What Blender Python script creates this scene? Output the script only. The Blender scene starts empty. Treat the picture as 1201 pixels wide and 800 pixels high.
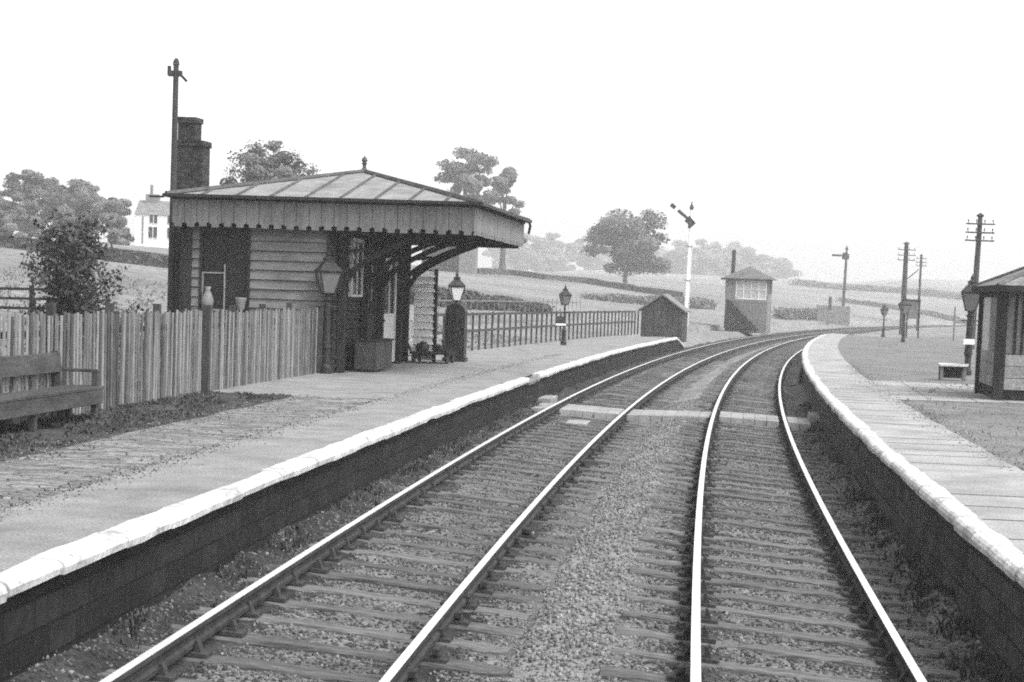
import bpy, math, random
import numpy as np
from mathutils import Vector, Matrix, noise
random.seed(7); RNG = np.random.default_rng(7)
scene = bpy.context.scene
COL = scene.collection
rad = math.radians

# ---------------------------------------------------------------- geometry of the line
K = .001115; R = 1/K; TH0 = .0863; X0 = .931
CX, CY = X0 + R*math.cos(TH0), -R*math.sin(TH0)
ZL, ZR = .69, .685                     # platform levels above the low rail
CANT = .115; OC1 = -3.453              # left track's centre, right track is at 0
def T(s, o, z=0.0):
    a = TH0 + s*K; r = R - o
    return Vector((CX - r*math.cos(a), CY + r*math.sin(a), z))
def head(s): return TH0 + s*K          # heading, clockwise from +Y
def so(x, y):
    dx, dy = x-CX, y-CY
    return (math.atan2(dy, -dx)-TH0)*R, R-math.hypot(dx, dy)
def rail_z(o, oc): return CANT*(.75-(o-oc))/1.5
def smooth(a, b, x):
    t = max(0., min(1., (x-a)/(b-a))); return t*t*(3-2*t)
def ground_z(x, y):
    s, o = so(x, y)
    if o < -9.0:
        d = max(0., -o-10.0)
        z = .6 + 9*(1-math.exp(-d*.13/9))
        z += .35*noise.noise((x*.02, y*.02, 3.1))*min(1, d/20)
        z *= 1 - .0*smooth(300, 700, -o)
    elif o < -5.2: z = -.75
    elif o < 1.8: z = -.75
    else:
        z = ZR-.012 + .25*smooth(12, 60, o)*noise.noise((x*.03, y*.03, 1.7))
        if s > 112: z -= .45*smooth(112, 125, s)*(1-smooth(4, 12, o))
    if o > -9 and s > 88 and o < -5.2: z = -.75 + .95*smooth(-5.3, -6.6, o)
    dist = math.hypot(x, y); az = math.atan2(x, y)
    if dist > 420:
        z += smooth(420, 1000, dist)*(7+6*noise.noise((az*9, .3, 0))+6*noise.noise((az*31, .3, 4)))*smooth(-.15, .18, az)
    return z

# ---------------------------------------------------------------- camera
cam_d = bpy.data.cameras.new('camera'); cam = bpy.data.objects.new('camera', cam_d); COL.objects.link(cam)
HC = 2.461; PITCH = rad(4.5); ROLL = rad(2.017); F = 2100.
fwd = Vector((0, math.cos(PITCH), -math.sin(PITCH))); rt = Vector((1, 0, 0)); up = Vector((0, math.sin(PITCH), math.cos(PITCH)))
Rr = rt*math.cos(ROLL)+up*math.sin(ROLL); Uu = up*math.cos(ROLL)-rt*math.sin(ROLL)
M3 = Matrix((Rr, Uu, -fwd)).transposed()
cam.matrix_world = Matrix.Translation((0, 0, HC)) @ M3.to_4x4()
cam_d.sensor_width = 36; cam_d.lens = F/1201*36
SY = 345.8-(400-F*math.tan(PITCH)); cam_d.shift_y = SY/1201
cam_d.clip_start = .1; cam_d.clip_end = 6000
scene.camera = cam
def at(px, py, Y):                      # the point at depth Y seen at a pixel of the 1201x800 photograph
    d = fwd + Rr*((px-600.5)/F) - Uu*((py-400-SY)/F)
    return Vector((0, 0, HC)) + d*(Y/d.y)
def on_ground(px, Y):                   # the spot of the terrain below that direction
    p = at(px, 350, Y); return Vector((p.x, p.y, ground_z(p.x, p.y)))

# ---------------------------------------------------------------- materials (all neutral: a black-and-white photograph)
MATS = {}
def mat(name, lo, hi, scale=3., rough=.85, fine=40., fine_amt=.35, bump=.0, bump_scale=None, stretch=(1, 1, 1), metal=0., spec=.12, per_object=0., stains=0., detail=6):
    if name in MATS: return MATS[name]
    m = bpy.data.materials.new(name); m.use_nodes = True; N = m.node_tree.nodes; L = m.node_tree.links
    b = N['Principled BSDF']; b.inputs['Roughness'].default_value = rough; b.inputs['Metallic'].default_value = metal
    b.inputs['Specular IOR Level'].default_value = spec if metal else spec*.35
    tc = N.new('ShaderNodeTexCoord'); mp = N.new('ShaderNodeMapping'); mp.inputs['Scale'].default_value = stretch
    L.new(tc.outputs['Object'], mp.inputs['Vector'])
    n1 = N.new('ShaderNodeTexNoise'); n1.inputs['Scale'].default_value = scale; n1.inputs['Detail'].default_value = detail; n1.inputs['Roughness'].default_value = .6
    n2 = N.new('ShaderNodeTexNoise'); n2.inputs['Scale'].default_value = fine; n2.inputs['Detail'].default_value = 3
    L.new(mp.outputs[0], n1.inputs['Vector']); L.new(mp.outputs[0], n2.inputs['Vector'])
    r = N.new('ShaderNodeMapRange'); r.inputs['From Min'].default_value = .3; r.inputs['From Max'].default_value = .7
    r.inputs['To Min'].default_value = lo; r.inputs['To Max'].default_value = hi
    L.new(n1.outputs['Fac'], r.inputs['Value'])
    mm = N.new('ShaderNodeMapRange'); mm.inputs['From Min'].default_value = .25; mm.inputs['From Max'].default_value = .75
    mm.inputs['To Min'].default_value = 1-fine_amt; mm.inputs['To Max'].default_value = 1+fine_amt
    L.new(n2.outputs['Fac'], mm.inputs['Value'])
    mu = N.new('ShaderNodeMath'); mu.operation = 'MULTIPLY'; L.new(r.outputs[0], mu.inputs[0]); L.new(mm.outputs[0], mu.inputs[1])
    out = mu.outputs[0]
    if stains:
        n3 = N.new('ShaderNodeTexNoise'); n3.inputs['Scale'].default_value = scale*.35; n3.inputs['Detail'].default_value = 8; n3.inputs['Roughness'].default_value = .7
        L.new(tc.outputs['Object'], n3.inputs['Vector'])
        r3 = N.new('ShaderNodeMapRange'); r3.inputs['From Min'].default_value = .5; r3.inputs['From Max'].default_value = .68
        r3.inputs['To Min'].default_value = 1; r3.inputs['To Max'].default_value = 1-stains
        L.new(n3.outputs['Fac'], r3.inputs['Value'])
        m3 = N.new('ShaderNodeMath'); m3.operation = 'MULTIPLY'; L.new(out, m3.inputs[0]); L.new(r3.outputs[0], m3.inputs[1]); out = m3.outputs[0]
    if per_object:
        oi = N.new('ShaderNodeObjectInfo'); r4 = N.new('ShaderNodeMapRange'); r4.inputs['To Min'].default_value = 1-per_object; r4.inputs['To Max'].default_value = 1+per_object
        L.new(oi.outputs['Random'], r4.inputs['Value'])
        m4 = N.new('ShaderNodeMath'); m4.operation = 'MULTIPLY'; L.new(out, m4.inputs[0]); L.new(r4.outputs[0], m4.inputs[1]); out = m4.outputs[0]
    cc = N.new('ShaderNodeCombineColor')
    for i in range(3): L.new(out, cc.inputs[i])
    L.new(cc.outputs[0], b.inputs['Base Color'])
    if bump:
        bn = N.new('ShaderNodeTexNoise'); bn.inputs['Scale'].default_value = bump_scale or fine; bn.inputs['Detail'].default_value = 5
        L.new(mp.outputs[0], bn.inputs['Vector'])
        bp = N.new('ShaderNodeBump'); bp.inputs['Strength'].default_value = min(1, bump*10); bp.inputs['Distance'].default_value = bump
        L.new(bn.outputs['Fac'], bp.inputs['Height']); L.new(bp.outputs[0], b.inputs['Normal'])
    MATS[name] = m; return m

def brick_mat(name, c1, c2, mortar, w, h, scale=1., rough=.9, axes='XZ', bump=.01, mortar_size=.01):
    m = bpy.data.materials.new(name); m.use_nodes = True; N = m.node_tree.nodes; L = m.node_tree.links
    b = N['Principled BSDF']; b.inputs['Roughness'].default_value = rough; b.inputs['Specular IOR Level'].default_value = .2
    tc = N.new('ShaderNodeTexCoord'); sx = N.new('ShaderNodeSeparateXYZ'); cx = N.new('ShaderNodeCombineXYZ')
    L.new(tc.outputs['Object'], sx.inputs[0])
    if axes == 'XZ':
        ad = N.new('ShaderNodeMath'); ad.operation = 'ADD'; L.new(sx.outputs['X'], ad.inputs[0]); L.new(sx.outputs['Y'], ad.inputs[1]); L.new(ad.outputs[0], cx.inputs['X']); L.new(sx.outputs['Z'], cx.inputs['Y'])
    else:
        L.new(sx.outputs['X'], cx.inputs['X']); L.new(sx.outputs['Y'], cx.inputs['Y'])
    br = N.new('ShaderNodeTexBrick'); L.new(cx.outputs[0], br.inputs['Vector'])
    br.inputs['Color1'].default_value = (c1,)*3+(1,); br.inputs['Color2'].default_value = (c2,)*3+(1,); br.inputs['Mortar'].default_value = (mortar,)*3+(1,)
    br.inputs['Scale'].default_value = scale; br.inputs['Brick Width'].default_value = w; br.inputs['Row Height'].default_value = h
    br.inputs['Mortar Size'].default_value = mortar_size; br.inputs['Mortar Smooth'].default_value = .3; br.inputs['Bias'].default_value = 0
    n = N.new('ShaderNodeTexNoise'); n.inputs['Scale'].default_value = 9; n.inputs['Detail'].default_value = 6; L.new(tc.outputs['Object'], n.inputs['Vector'])
    r = N.new('ShaderNodeMapRange'); r.inputs['From Min'].default_value = .3; r.inputs['From Max'].default_value = .7; r.inputs['To Min'].default_value = .6; r.inputs['To Max'].default_value = 1.35
    L.new(n.outputs['Fac'], r.inputs['Value'])
    mx = N.new('ShaderNodeVectorMath'); mx.operation = 'SCALE'; L.new(br.outputs['Color'], mx.inputs[0]); L.new(r.outputs[0], mx.inputs['Scale'])
    L.new(mx.outputs[0], b.inputs['Base Color'])
    ad2 = N.new('ShaderNodeMath'); ad2.operation = 'MULTIPLY_ADD'; L.new(br.outputs['Fac'], ad2.inputs[0]); ad2.inputs[1].default_value = -1; L.new(n.outputs['Fac'], ad2.inputs[2])
    bp = N.new('ShaderNodeBump'); bp.inputs['Strength'].default_value = .8; bp.inputs['Distance'].default_value = bump
    L.new(ad2.outputs[0], bp.inputs['Height']); L.new(bp.outputs[0], b.inputs['Normal'])
    MATS[name] = m; return m

def cell_mat(name, lo, hi, gap, scale, stretch=(1, 1, 1), edge=.06, bump=.02, rough=.95, spec=.04, mottled=9.):
    m = bpy.data.materials.new(name); m.use_nodes = True; N = m.node_tree.nodes; L = m.node_tree.links
    b = N['Principled BSDF']; b.inputs['Roughness'].default_value = rough; b.inputs['Specular IOR Level'].default_value = spec
    tc = N.new('ShaderNodeTexCoord'); mp = N.new('ShaderNodeMapping'); mp.inputs['Scale'].default_value = stretch; L.new(tc.outputs['Object'], mp.inputs['Vector'])
    wn = N.new('ShaderNodeTexNoise'); wn.inputs['Scale'].default_value = scale*.9; L.new(mp.outputs[0], wn.inputs['Vector'])
    wa = N.new('ShaderNodeVectorMath'); wa.operation = 'MULTIPLY_ADD'; L.new(wn.outputs['Color'], wa.inputs[0]); wa.inputs[1].default_value = (.25/scale,)*3; L.new(mp.outputs[0], wa.inputs[2])
    v1 = N.new('ShaderNodeTexVoronoi'); v1.inputs['Scale'].default_value = scale; v2 = N.new('ShaderNodeTexVoronoi'); v2.feature = 'DISTANCE_TO_EDGE'; v2.inputs['Scale'].default_value = scale
    L.new(wa.outputs[0], v1.inputs['Vector']); L.new(wa.outputs[0], v2.inputs['Vector'])
    sp = N.new('ShaderNodeSeparateColor'); L.new(v1.outputs['Color'], sp.inputs[0])
    c1 = N.new('ShaderNodeMapRange'); c1.inputs['To Min'].default_value = lo; c1.inputs['To Max'].default_value = hi; L.new(sp.outputs[0], c1.inputs['Value'])
    e1 = N.new('ShaderNodeMapRange'); e1.inputs['From Max'].default_value = edge; L.new(v2.outputs['Distance'], e1.inputs['Value'])
    mx = N.new('ShaderNodeMix'); L.new(e1.outputs[0], mx.inputs['Factor']); mx.inputs['A'].default_value = gap; L.new(c1.outputs[0], mx.inputs['B'])
    n = N.new('ShaderNodeTexNoise'); n.inputs['Scale'].default_value = mottled; n.inputs['Detail'].default_value = 8; n.inputs['Roughness'].default_value = .7; L.new(tc.outputs['Object'], n.inputs['Vector'])
    rr = N.new('ShaderNodeMapRange'); rr.inputs['From Min'].default_value = .3; rr.inputs['From Max'].default_value = .7; rr.inputs['To Min'].default_value = .5; rr.inputs['To Max'].default_value = 1.5; L.new(n.outputs['Fac'], rr.inputs['Value'])
    mu = N.new('ShaderNodeMath'); mu.operation = 'MULTIPLY'; L.new(mx.outputs['Result'], mu.inputs[0]); L.new(rr.outputs[0], mu.inputs[1])
    cc = N.new('ShaderNodeCombineColor')
    for i in range(3): L.new(mu.outputs[0], cc.inputs[i])
    L.new(cc.outputs[0], b.inputs['Base Color'])
    h = N.new('ShaderNodeMath'); h.operation = 'MULTIPLY_ADD'; L.new(n.outputs['Fac'], h.inputs[0]); h.inputs[1].default_value = .8; L.new(e1.outputs[0], h.inputs[2])
    bp = N.new('ShaderNodeBump'); bp.inputs['Strength'].default_value = .9; bp.inputs['Distance'].default_value = bump; L.new(h.outputs[0], bp.inputs['Height']); L.new(bp.outputs[0], b.inputs['Normal'])
    return m

def glass_mat(name, tint, rough=.08, alpha=1.):
    m = bpy.data.materials.new(name); m.use_nodes = True; b = m.node_tree.nodes['Principled BSDF']
    b.inputs['Base Color'].default_value = (tint,)*3+(1,); b.inputs['Roughness'].default_value = rough
    b.inputs['Specular IOR Level'].default_value = .5 if tint > .05 else .08; b.inputs['Alpha'].default_value = alpha
    return m

M = dict(
    field=mat('field grass', .12, .215, .06, fine=1.6, fine_amt=.4, stains=.3, bump=.05, bump_scale=3, spec=.1),
    ballast=mat('ash ballast', .06, .15, 2.2, fine=34, fine_amt=.85, bump=.03, bump_scale=22, spec=.2),
    stones_dark=mat('dark ballast stone', .03, .08, .9, fine=14, fine_amt=.5),
    stones_pale=mat('pale ballast stone', .13, .24, .9, fine=14, fine_amt=.4),
    oily=mat('oily ballast', .015, .05, 1.6, fine=28, fine_amt=.6, bump=.03, bump_scale=22, spec=.25),
    sixfoot_ash=mat('pale ash', .11, .22, 1.6, fine=28, fine_amt=.5, bump=.03, bump_scale=22, spec=.2),
    stones=mat('ballast stone', .06, .15, .9, fine=14, fine_amt=.5, spec=.25),
    sixfoot=mat('clean ballast', .10, .2, 2.0, fine=18, fine_amt=.5, spec=.25),
    sleeper=mat('weathered sleeper', .055, .135, 3.5, fine=34, fine_amt=.7, stretch=(.25, 3, 3), bump=.012, bump_scale=25, per_object=.25, spec=.2),
    chair=mat('rail chair iron', .02, .05, 9, rough=.7, spec=.4),
    rail_side=mat('rail web rust', .02, .045, 4, rough=.75, spec=.4),
    rail_head=mat('polished rail head', .80, .92, 3, fine=30, fine_amt=.06, rough=.48, metal=.85, spec=.5),
    coping=mat('white painted coping', .34, .62, 4.5, fine=26, fine_amt=.35, stains=.5, bump=.02, bump_scale=12, spec=.3),
    copingbare=mat('unpainted coping', .12, .2, 3, fine=20, fine_amt=.3, bump=.01),
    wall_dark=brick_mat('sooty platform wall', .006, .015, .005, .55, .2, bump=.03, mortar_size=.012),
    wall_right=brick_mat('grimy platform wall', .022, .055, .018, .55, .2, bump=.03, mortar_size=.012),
    concrete=mat('platform concrete', .15, .235, 1.6, fine=45, fine_amt=.4, stains=.28, bump=.012, bump_scale=30, spec=.2),
    setts=None, flags=mat('stone flags', .2, .32, 1.4, fine=40, fine_amt=.35, stains=.28, bump=.008, bump_scale=20, spec=.2),
    gravel=mat('platform gravel', .10, .17, 1.2, fine=32, fine_amt=.7, stains=.2, bump=.02, bump_scale=30, spec=.2),
    soil=mat('verge soil', .02, .075, 2, fine=22, fine_amt=.6, bump=.04, bump_scale=14, spec=.1),
    weeds=mat('verge weeds', .03, .09, 3, fine=20, spec=.1),
    dry=mat('dry grass', .14, .26, 2, fine=10, spec=.1),
    paling=mat('weathered paling', .06, .17, 9, fine=40, fine_amt=.35, stretch=(1, 1, .12), spec=.15),
    paling_pale=mat('bleached paling', .12, .25, 9, fine=40, fine_amt=.3, stretch=(1, 1, .12)),
    paling_dark=mat('damp paling', .03, .09, 9, fine=40, fine_amt=.3, stretch=(1, 1, .12)),
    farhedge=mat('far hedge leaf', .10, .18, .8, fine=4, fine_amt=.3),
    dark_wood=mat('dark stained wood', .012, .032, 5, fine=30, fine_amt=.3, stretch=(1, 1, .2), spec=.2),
    fence_post=mat('fence post wood', .03, .07, 5, fine=30, stretch=(1, 1, .2), spec=.2),
    bench=mat('bench wood', .03, .07, 4, fine=30, fine_amt=.3, stretch=(1, .3, 1), bump=.004, spec=.3, rough=.6),
    board=mat('faded wall boards', .10, .2, 2.2, fine=26, fine_amt=.3, stretch=(.35, 1, 3), stains=.3, bump=.006, bump_scale=20, spec=.2),
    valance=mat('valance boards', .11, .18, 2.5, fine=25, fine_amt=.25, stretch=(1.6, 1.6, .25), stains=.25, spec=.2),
    valance_pale=mat('lit side valance boards', .14, .21, 2.5, fine=25, fine_amt=.25, stretch=(1.6, 1.6, .25), stains=.2, spec=.2),  # paler copy of valance: light from the right put into the colour
    roofing=mat('lead grey roofing', .15, .24, 2.4, fine=30, fine_amt=.3, stains=.3, bump=.004, rough=.6, spec=.3),
    roof_rib=mat('dark roof rolls', .05, .1, 4, rough=.7),
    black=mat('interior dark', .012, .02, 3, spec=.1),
    iron=mat('black painted iron', .015, .03, 6, rough=.5, spec=.4),
    white=mat('white paint', .7, .82, 3, fine=12, fine_amt=.1, stains=.15, rough=.5),
    palegrey=mat('pale grey paint', .42, .56, 3, fine=12, fine_amt=.15, stains=.2, rough=.6),
    grey=mat('mid grey paint', .11, .18, 3, fine=14, fine_amt=.2, stains=.2, rough=.6),
    brick=brick_mat('sooty brick', .018, .05, .03, .23, .08, bump=.01, mortar_size=.012),
    stonewall=cell_mat('dry stone wall', .03, .085, .012, 2.6, (1, 1, 1.8), bump=.06, mottled=2.),
    slate=brick_mat('slate roof', .12, .18, .08, .35, .25, bump=.01, axes='XZ'),
    shelter_board=mat('faded shelter boards', .17, .3, 3, fine=18, fine_amt=.3, stains=.3),
    slate_dark=mat('old slate', .075, .125, 2, fine=12, fine_amt=.3),
    leaf=mat('dark leaf', .02, .075, 2.5, fine=12, fine_amt=.4, rough=.6, spec=.3),
    leaf2=mat('tree leaf', .055, .15, .5, fine=3, fine_amt=.4, rough=.7, spec=.2),
    bark=mat('bark', .05, .10, 3, fine=20, stretch=(1, 1, .3)),
    plank=mat('crossing plank', .2, .31, 2, fine=30, fine_amt=.3, stretch=(1, 1, 1), stains=.3, per_object=.06, bump=.006, spec=.2),
    pole=mat('pole timber', .03, .06, 3, fine=20, stretch=(1, 1, .2)),
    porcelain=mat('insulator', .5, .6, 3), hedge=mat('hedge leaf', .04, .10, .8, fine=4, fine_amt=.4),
)
M['glass_dark'] = glass_mat('dark window glass', .02)
M['glass_lamp'] = glass_mat('lamp glass', .12, .15)
M['glass_mid'] = glass_mat('signal box glass', .4, .2)
M['glass_pale'] = glass_mat('pale lamp glass', .62, .2)

def setts_mat():
    m = cell_mat('platform setts', .12, .22, .03, 3.0, (1.0, 2.2, 1), edge=.035, bump=.02, mottled=14.)
    return m
M['setts'] = setts_mat()

# ---------------------------------------------------------------- mesh builder
def mw(o):
    if o is None: return Matrix.Identity(4)
    return mw(o.parent) @ o.matrix_basis
class MB:
    def __init__(s): s.v = []; s.f = []; s.mi = []; s.cur = 0
    def poly(s, pts):
        b = len(s.v); s.v += [tuple(p) for p in pts]; s.f.append(tuple(range(b, b+len(pts)))); s.mi.append(s.cur); return s
    def hexa(s, p):                     # 8 points: bottom loop 0-3 (ccw from above), top loop 4-7
        b = len(s.v); s.v += [tuple(q) for q in p]
        for f in ((3, 2, 1, 0), (4, 5, 6, 7), (0, 1, 5, 4), (1, 2, 6, 5), (2, 3, 7, 6), (3, 0, 4, 7)):
            s.f.append(tuple(b+i for i in f)); s.mi.append(s.cur)
        return s
    def box(s, x0, x1, y0, y1, z0, z1):
        return s.hexa([(x0, y0, z0), (x1, y0, z0), (x1, y1, z0), (x0, y1, z0), (x0, y0, z1), (x1, y0, z1), (x1, y1, z1), (x0, y1, z1)])
    def bar(s, a, b, w, h, upv=(0, 0, 1)):   # a beam of width w and height h from a to b
        a, b = Vector(a), Vector(b); d = (b-a).normalized(); u = Vector(upv)
        sd = d.cross(u)
        if sd.length < 1e-4: sd = d.cross(Vector((0, 1, 0)))
        sd.normalize(); u = sd.cross(d).normalized(); x = sd*w/2; z = u*h/2
        return s.hexa([a-x-z, a+x-z, b+x-z, b-x-z, a-x+z, a+x+z, b+x+z, b-x+z])
    def prism(s, pts, vec):
        n = len(pts); b = len(s.v); vec = Vector(vec); s.v += [tuple(p) for p in pts]+[tuple(Vector(p)+vec) for p in pts]
        s.f.append(tuple(range(b+n-1, b-1, -1))); s.mi.append(s.cur); s.f.append(tuple(range(b+n, b+2*n))); s.mi.append(s.cur)
        for i in range(n):
            j = (i+1) % n; s.f.append((b+i, b+j, b+n+j, b+n+i)); s.mi.append(s.cur)
        return s
    def tube(s, pts, rads, n=8, cap=True):
        pts = [Vector(p) for p in pts]
        if not hasattr(rads, '__len__'): rads = [rads]*len(pts)
        b = len(s.v); prev = None
        for i, p in enumerate(pts):
            d = (pts[min(i+1, len(pts)-1)]-pts[max(i-1, 0)]).normalized()
            if prev is None:
                prev = d.cross(Vector((0, 0, 1)))
                if prev.length < .05: prev = d.cross(Vector((0, 1, 0)))
            x = (prev - d*prev.dot(d)).normalized(); y = d.cross(x); prev = x
            for k in range(n):
                a = 2*math.pi*k/n; s.v.append(tuple(p+(x*math.cos(a)+y*math.sin(a))*rads[i]))
        for i in range(len(pts)-1):
            for k in range(n):
                s.f.append((b+i*n+k, b+i*n+(k+1) % n, b+(i+1)*n+(k+1) % n, b+(i+1)*n+k)); s.mi.append(s.cur)
        if cap:
            s.f.append(tuple(b+k for k in reversed(range(n)))); s.mi.append(s.cur)
            s.f.append(tuple(b+(len(pts)-1)*n+k for k in range(n))); s.mi.append(s.cur)
        return s
    def lathe(s, c, prof, n=10, rot=0.):
        return s.tube([(c[0], c[1], c[2]+z) for r, z in prof], [max(r, .001) for r, z in prof], n) if not rot else s._lr(c, prof, n, rot)
    def _lr(s, c, prof, n, rot):
        b = len(s.v)
        for r, z in prof:
            for k in range(n):
                a = rot+2*math.pi*k/n; s.v.append((c[0]+r*math.cos(a), c[1]+r*math.sin(a), c[2]+z))
        for i in range(len(prof)-1):
            for k in range(n):
                s.f.append((b+i*n+k, b+i*n+(k+1) % n, b+(i+1)*n+(k+1) % n, b+(i+1)*n+k)); s.mi.append(s.cur)
        s.f.append(tuple(b+k for k in reversed(range(n)))); s.mi.append(s.cur)
        s.f.append(tuple(b+(len(prof)-1)*n+k for k in range(n))); s.mi.append(s.cur)
        return s
    def build(s, name, m, parent=None, world=False, bevel=0., smooth=False, jit=0.):
        me = bpy.data.meshes.new(name); v = s.v
        if jit: v = [tuple(c+random.uniform(-jit, jit) for c in p) for p in v]
        if world and parent is not None:
            inv = mw(parent).inverted(); v = [tuple(inv @ Vector(p)) for p in v]
        me.from_pydata(v, [], s.f)
        for q in (m if isinstance(m, (list, tuple)) else [m]): me.materials.append(q)
        if any(s.mi): me.polygons.foreach_set('material_index', s.mi)
        if smooth: me.polygons.foreach_set('use_smooth', [True]*len(me.polygons))
        me.update()
        o = bpy.data.objects.new(name, me); COL.objects.link(o)
        if parent is not None: o.parent = parent
        if bevel:
            md = o.modifiers.new('bevel', 'BEVEL'); md.width = bevel; md.segments = 2; md.limit_method = 'ANGLE'
        return o
def raw(name, V, Fq, m, parent=None, per=4, smooth=False):   # numpy arrays straight into a mesh
    me = bpy.data.meshes.new(name); n = len(V); k = len(Fq)
    me.vertices.add(n); me.vertices.foreach_set('co', np.asarray(V, np.float32).ravel())
    me.loops.add(k*per); me.loops.foreach_set('vertex_index', np.asarray(Fq, np.int32).ravel())
    me.polygons.add(k); me.polygons.foreach_set('loop_start', np.arange(0, k*per, per, dtype=np.int32))
    if smooth: me.polygons.foreach_set('use_smooth', np.ones(k, dtype=bool))
    for q in (m if isinstance(m, (list, tuple)) else [m]): me.materials.append(q)
    me.update(calc_edges=True); me.validate()
    o = bpy.data.objects.new(name, me); COL.objects.link(o)
    if parent is not None: o.parent = parent
    return o
def tag(o, label=None, cat=None, group=None, kind=None):
    if label: o['label'] = label
    if cat: o['category'] = cat
    if group: o['group'] = group
    if kind: o['kind'] = kind
    return o
def thing(name, label, cat, loc=(0, 0, 0), rz=0., group=None):
    o = bpy.data.objects.new(name, None); COL.objects.link(o); o.empty_display_size = .2
    o.location = loc; o.rotation_euler = (0, 0, rz); return tag(o, label, cat, group)
def struct(o): o['kind'] = 'structure'; return o
def copy_tree(o, parent=None):
    c = o.copy(); COL.objects.link(c)
    if parent is not None: c.parent = parent
    for ch in list(o.children): copy_tree(ch, c)
    return c

# ---------------------------------------------------------------- ground
def axis(a): return np.array(sorted(set(np.round(a, 3))))
S_ = axis(np.concatenate([np.arange(-40, 0, 4), np.arange(0, 130, 2), np.arange(130, 360, 5), np.arange(360, 1321, 24)]))
O_ = axis(np.concatenate([np.arange(-900, -200, 22), np.arange(-200, -60, 5), np.arange(-60, -9.5, 1.7), [-9.3, -9.05, -8.9, -6.7, -6.0, -5.3, -5.1, 1.75, 1.85, 2.2], np.arange(3, 20, 1.5), np.arange(20, 80, 5), np.arange(80, 721, 32)]))
V = []
for s in S_:
    for o in O_:
        p = T(s, o); V.append((p.x, p.y, ground_z(p.x, p.y)))
nO = len(O_); Fq = [(i*nO+j, i*nO+j+1, (i+1)*nO+j+1, (i+1)*nO+j) for i in range(len(S_)-1) for j in range(nO-1)]
V = np.array(V)
fm = M['field']
g = raw('ground', V, Fq, fm, smooth=False); struct(g)

# ballast bed
prof_o = [-4.92, -4.8, -4.5, -3.9, -3.45, -3.0, -2.4, -2.1, -1.9, -1.72, -1.55, -1.35, -.9, -.4, 0, .4, .9, 1.35, 1.62]
prof_z = []
for o in prof_o:
    if o <= -2.1: z = rail_z(max(o, -4.8), OC1)-.19
    elif o >= -1.35: z = rail_z(min(o, 1.35), 0)-.19
    else: z = -.236+(o+2.1)/.75*.206+.015*math.sin((o+2.1)/.75*math.pi)
    prof_z.append(z)
def bed(o): return float(np.interp(o, prof_o, prof_z))
def crib(s):                              # depth of the ballast below the sleeper tops along the line
    t = (s/.76) % 1.0; d = abs(t-.5)*.76    # sleeper centred at t=.5
    return d
def ballast_h(s, o):
    z = bed(o)
    n = noise.noise((s*2.3, o*2.3, .5))*.022 + noise.noise((s*9, o*9, 2.5))*.014
    insl = (-4.82 < o < -2.08) or (-1.37 < o < 1.37)
    if insl: z += -.024 + n
    else: z += -.005 + n*1.5
    if o < -4.45: z += smooth(-4.45, -4.85, o)*(.10+.12*noise.noise((s*.9, 2., 7)))
    if o > 1.1: z += smooth(1.1, 1.5, o)*(.10+.12*noise.noise((s*.9, 5., 7)))
    return z
def bed_mesh(s0, s1, ds, do):
    ss = np.arange(s0, s1+1e-6, ds); oo = np.arange(-4.915, 1.625, do); V = []
    for s in ss:
        for o in oo:
            p = T(s, o); V.append((p.x, p.y, ballast_h(s, o)))
    n = len(oo); return np.array(V), [(i*n+j, i*n+j+1, (i+1)*n+j+1, (i+1)*n+j) for i in range(len(ss)-1) for j in range(n-1)]
Va, Fa = bed_mesh(5, 24, .055, .055); Vb, Fb = bed_mesh(24, 60, .16, .11); Vc, Fc = bed_mesh(60, 330, 1.5, .33)
Vv = np.concatenate([Va, Vb, Vc]); Ff = np.concatenate([np.array(Fa), np.array(Fb)+len(Va), np.array(Fc)+len(Va)+len(Vb)])
bb = raw('ballast_bed', Vv, Ff, [M['ballast'], M['oily'], M['sixfoot_ash']], smooth=True); struct(bb)
cen = Vv[Ff].mean(1); oo_ = R-np.hypot(cen[:, 0]-CX, cen[:, 1]-CY)
dr_ = np.min(np.abs(oo_[:, None]-np.array([OC1-.75, OC1+.75, -.75, .75])[None]), 1)
jt = RNG.normal(size=len(oo_))
mi_ = np.where(dr_+jt*.06 < .22, 1, 0); mi_ = np.where((np.abs(oo_+1.72)+np.abs(jt)*.12 < .42), 2, mi_); mi_ = np.where(oo_+jt*.12 < -4.3, 1, mi_)
bb.data.polygons.foreach_set('material_index', mi_.astype(np.int32))

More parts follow.
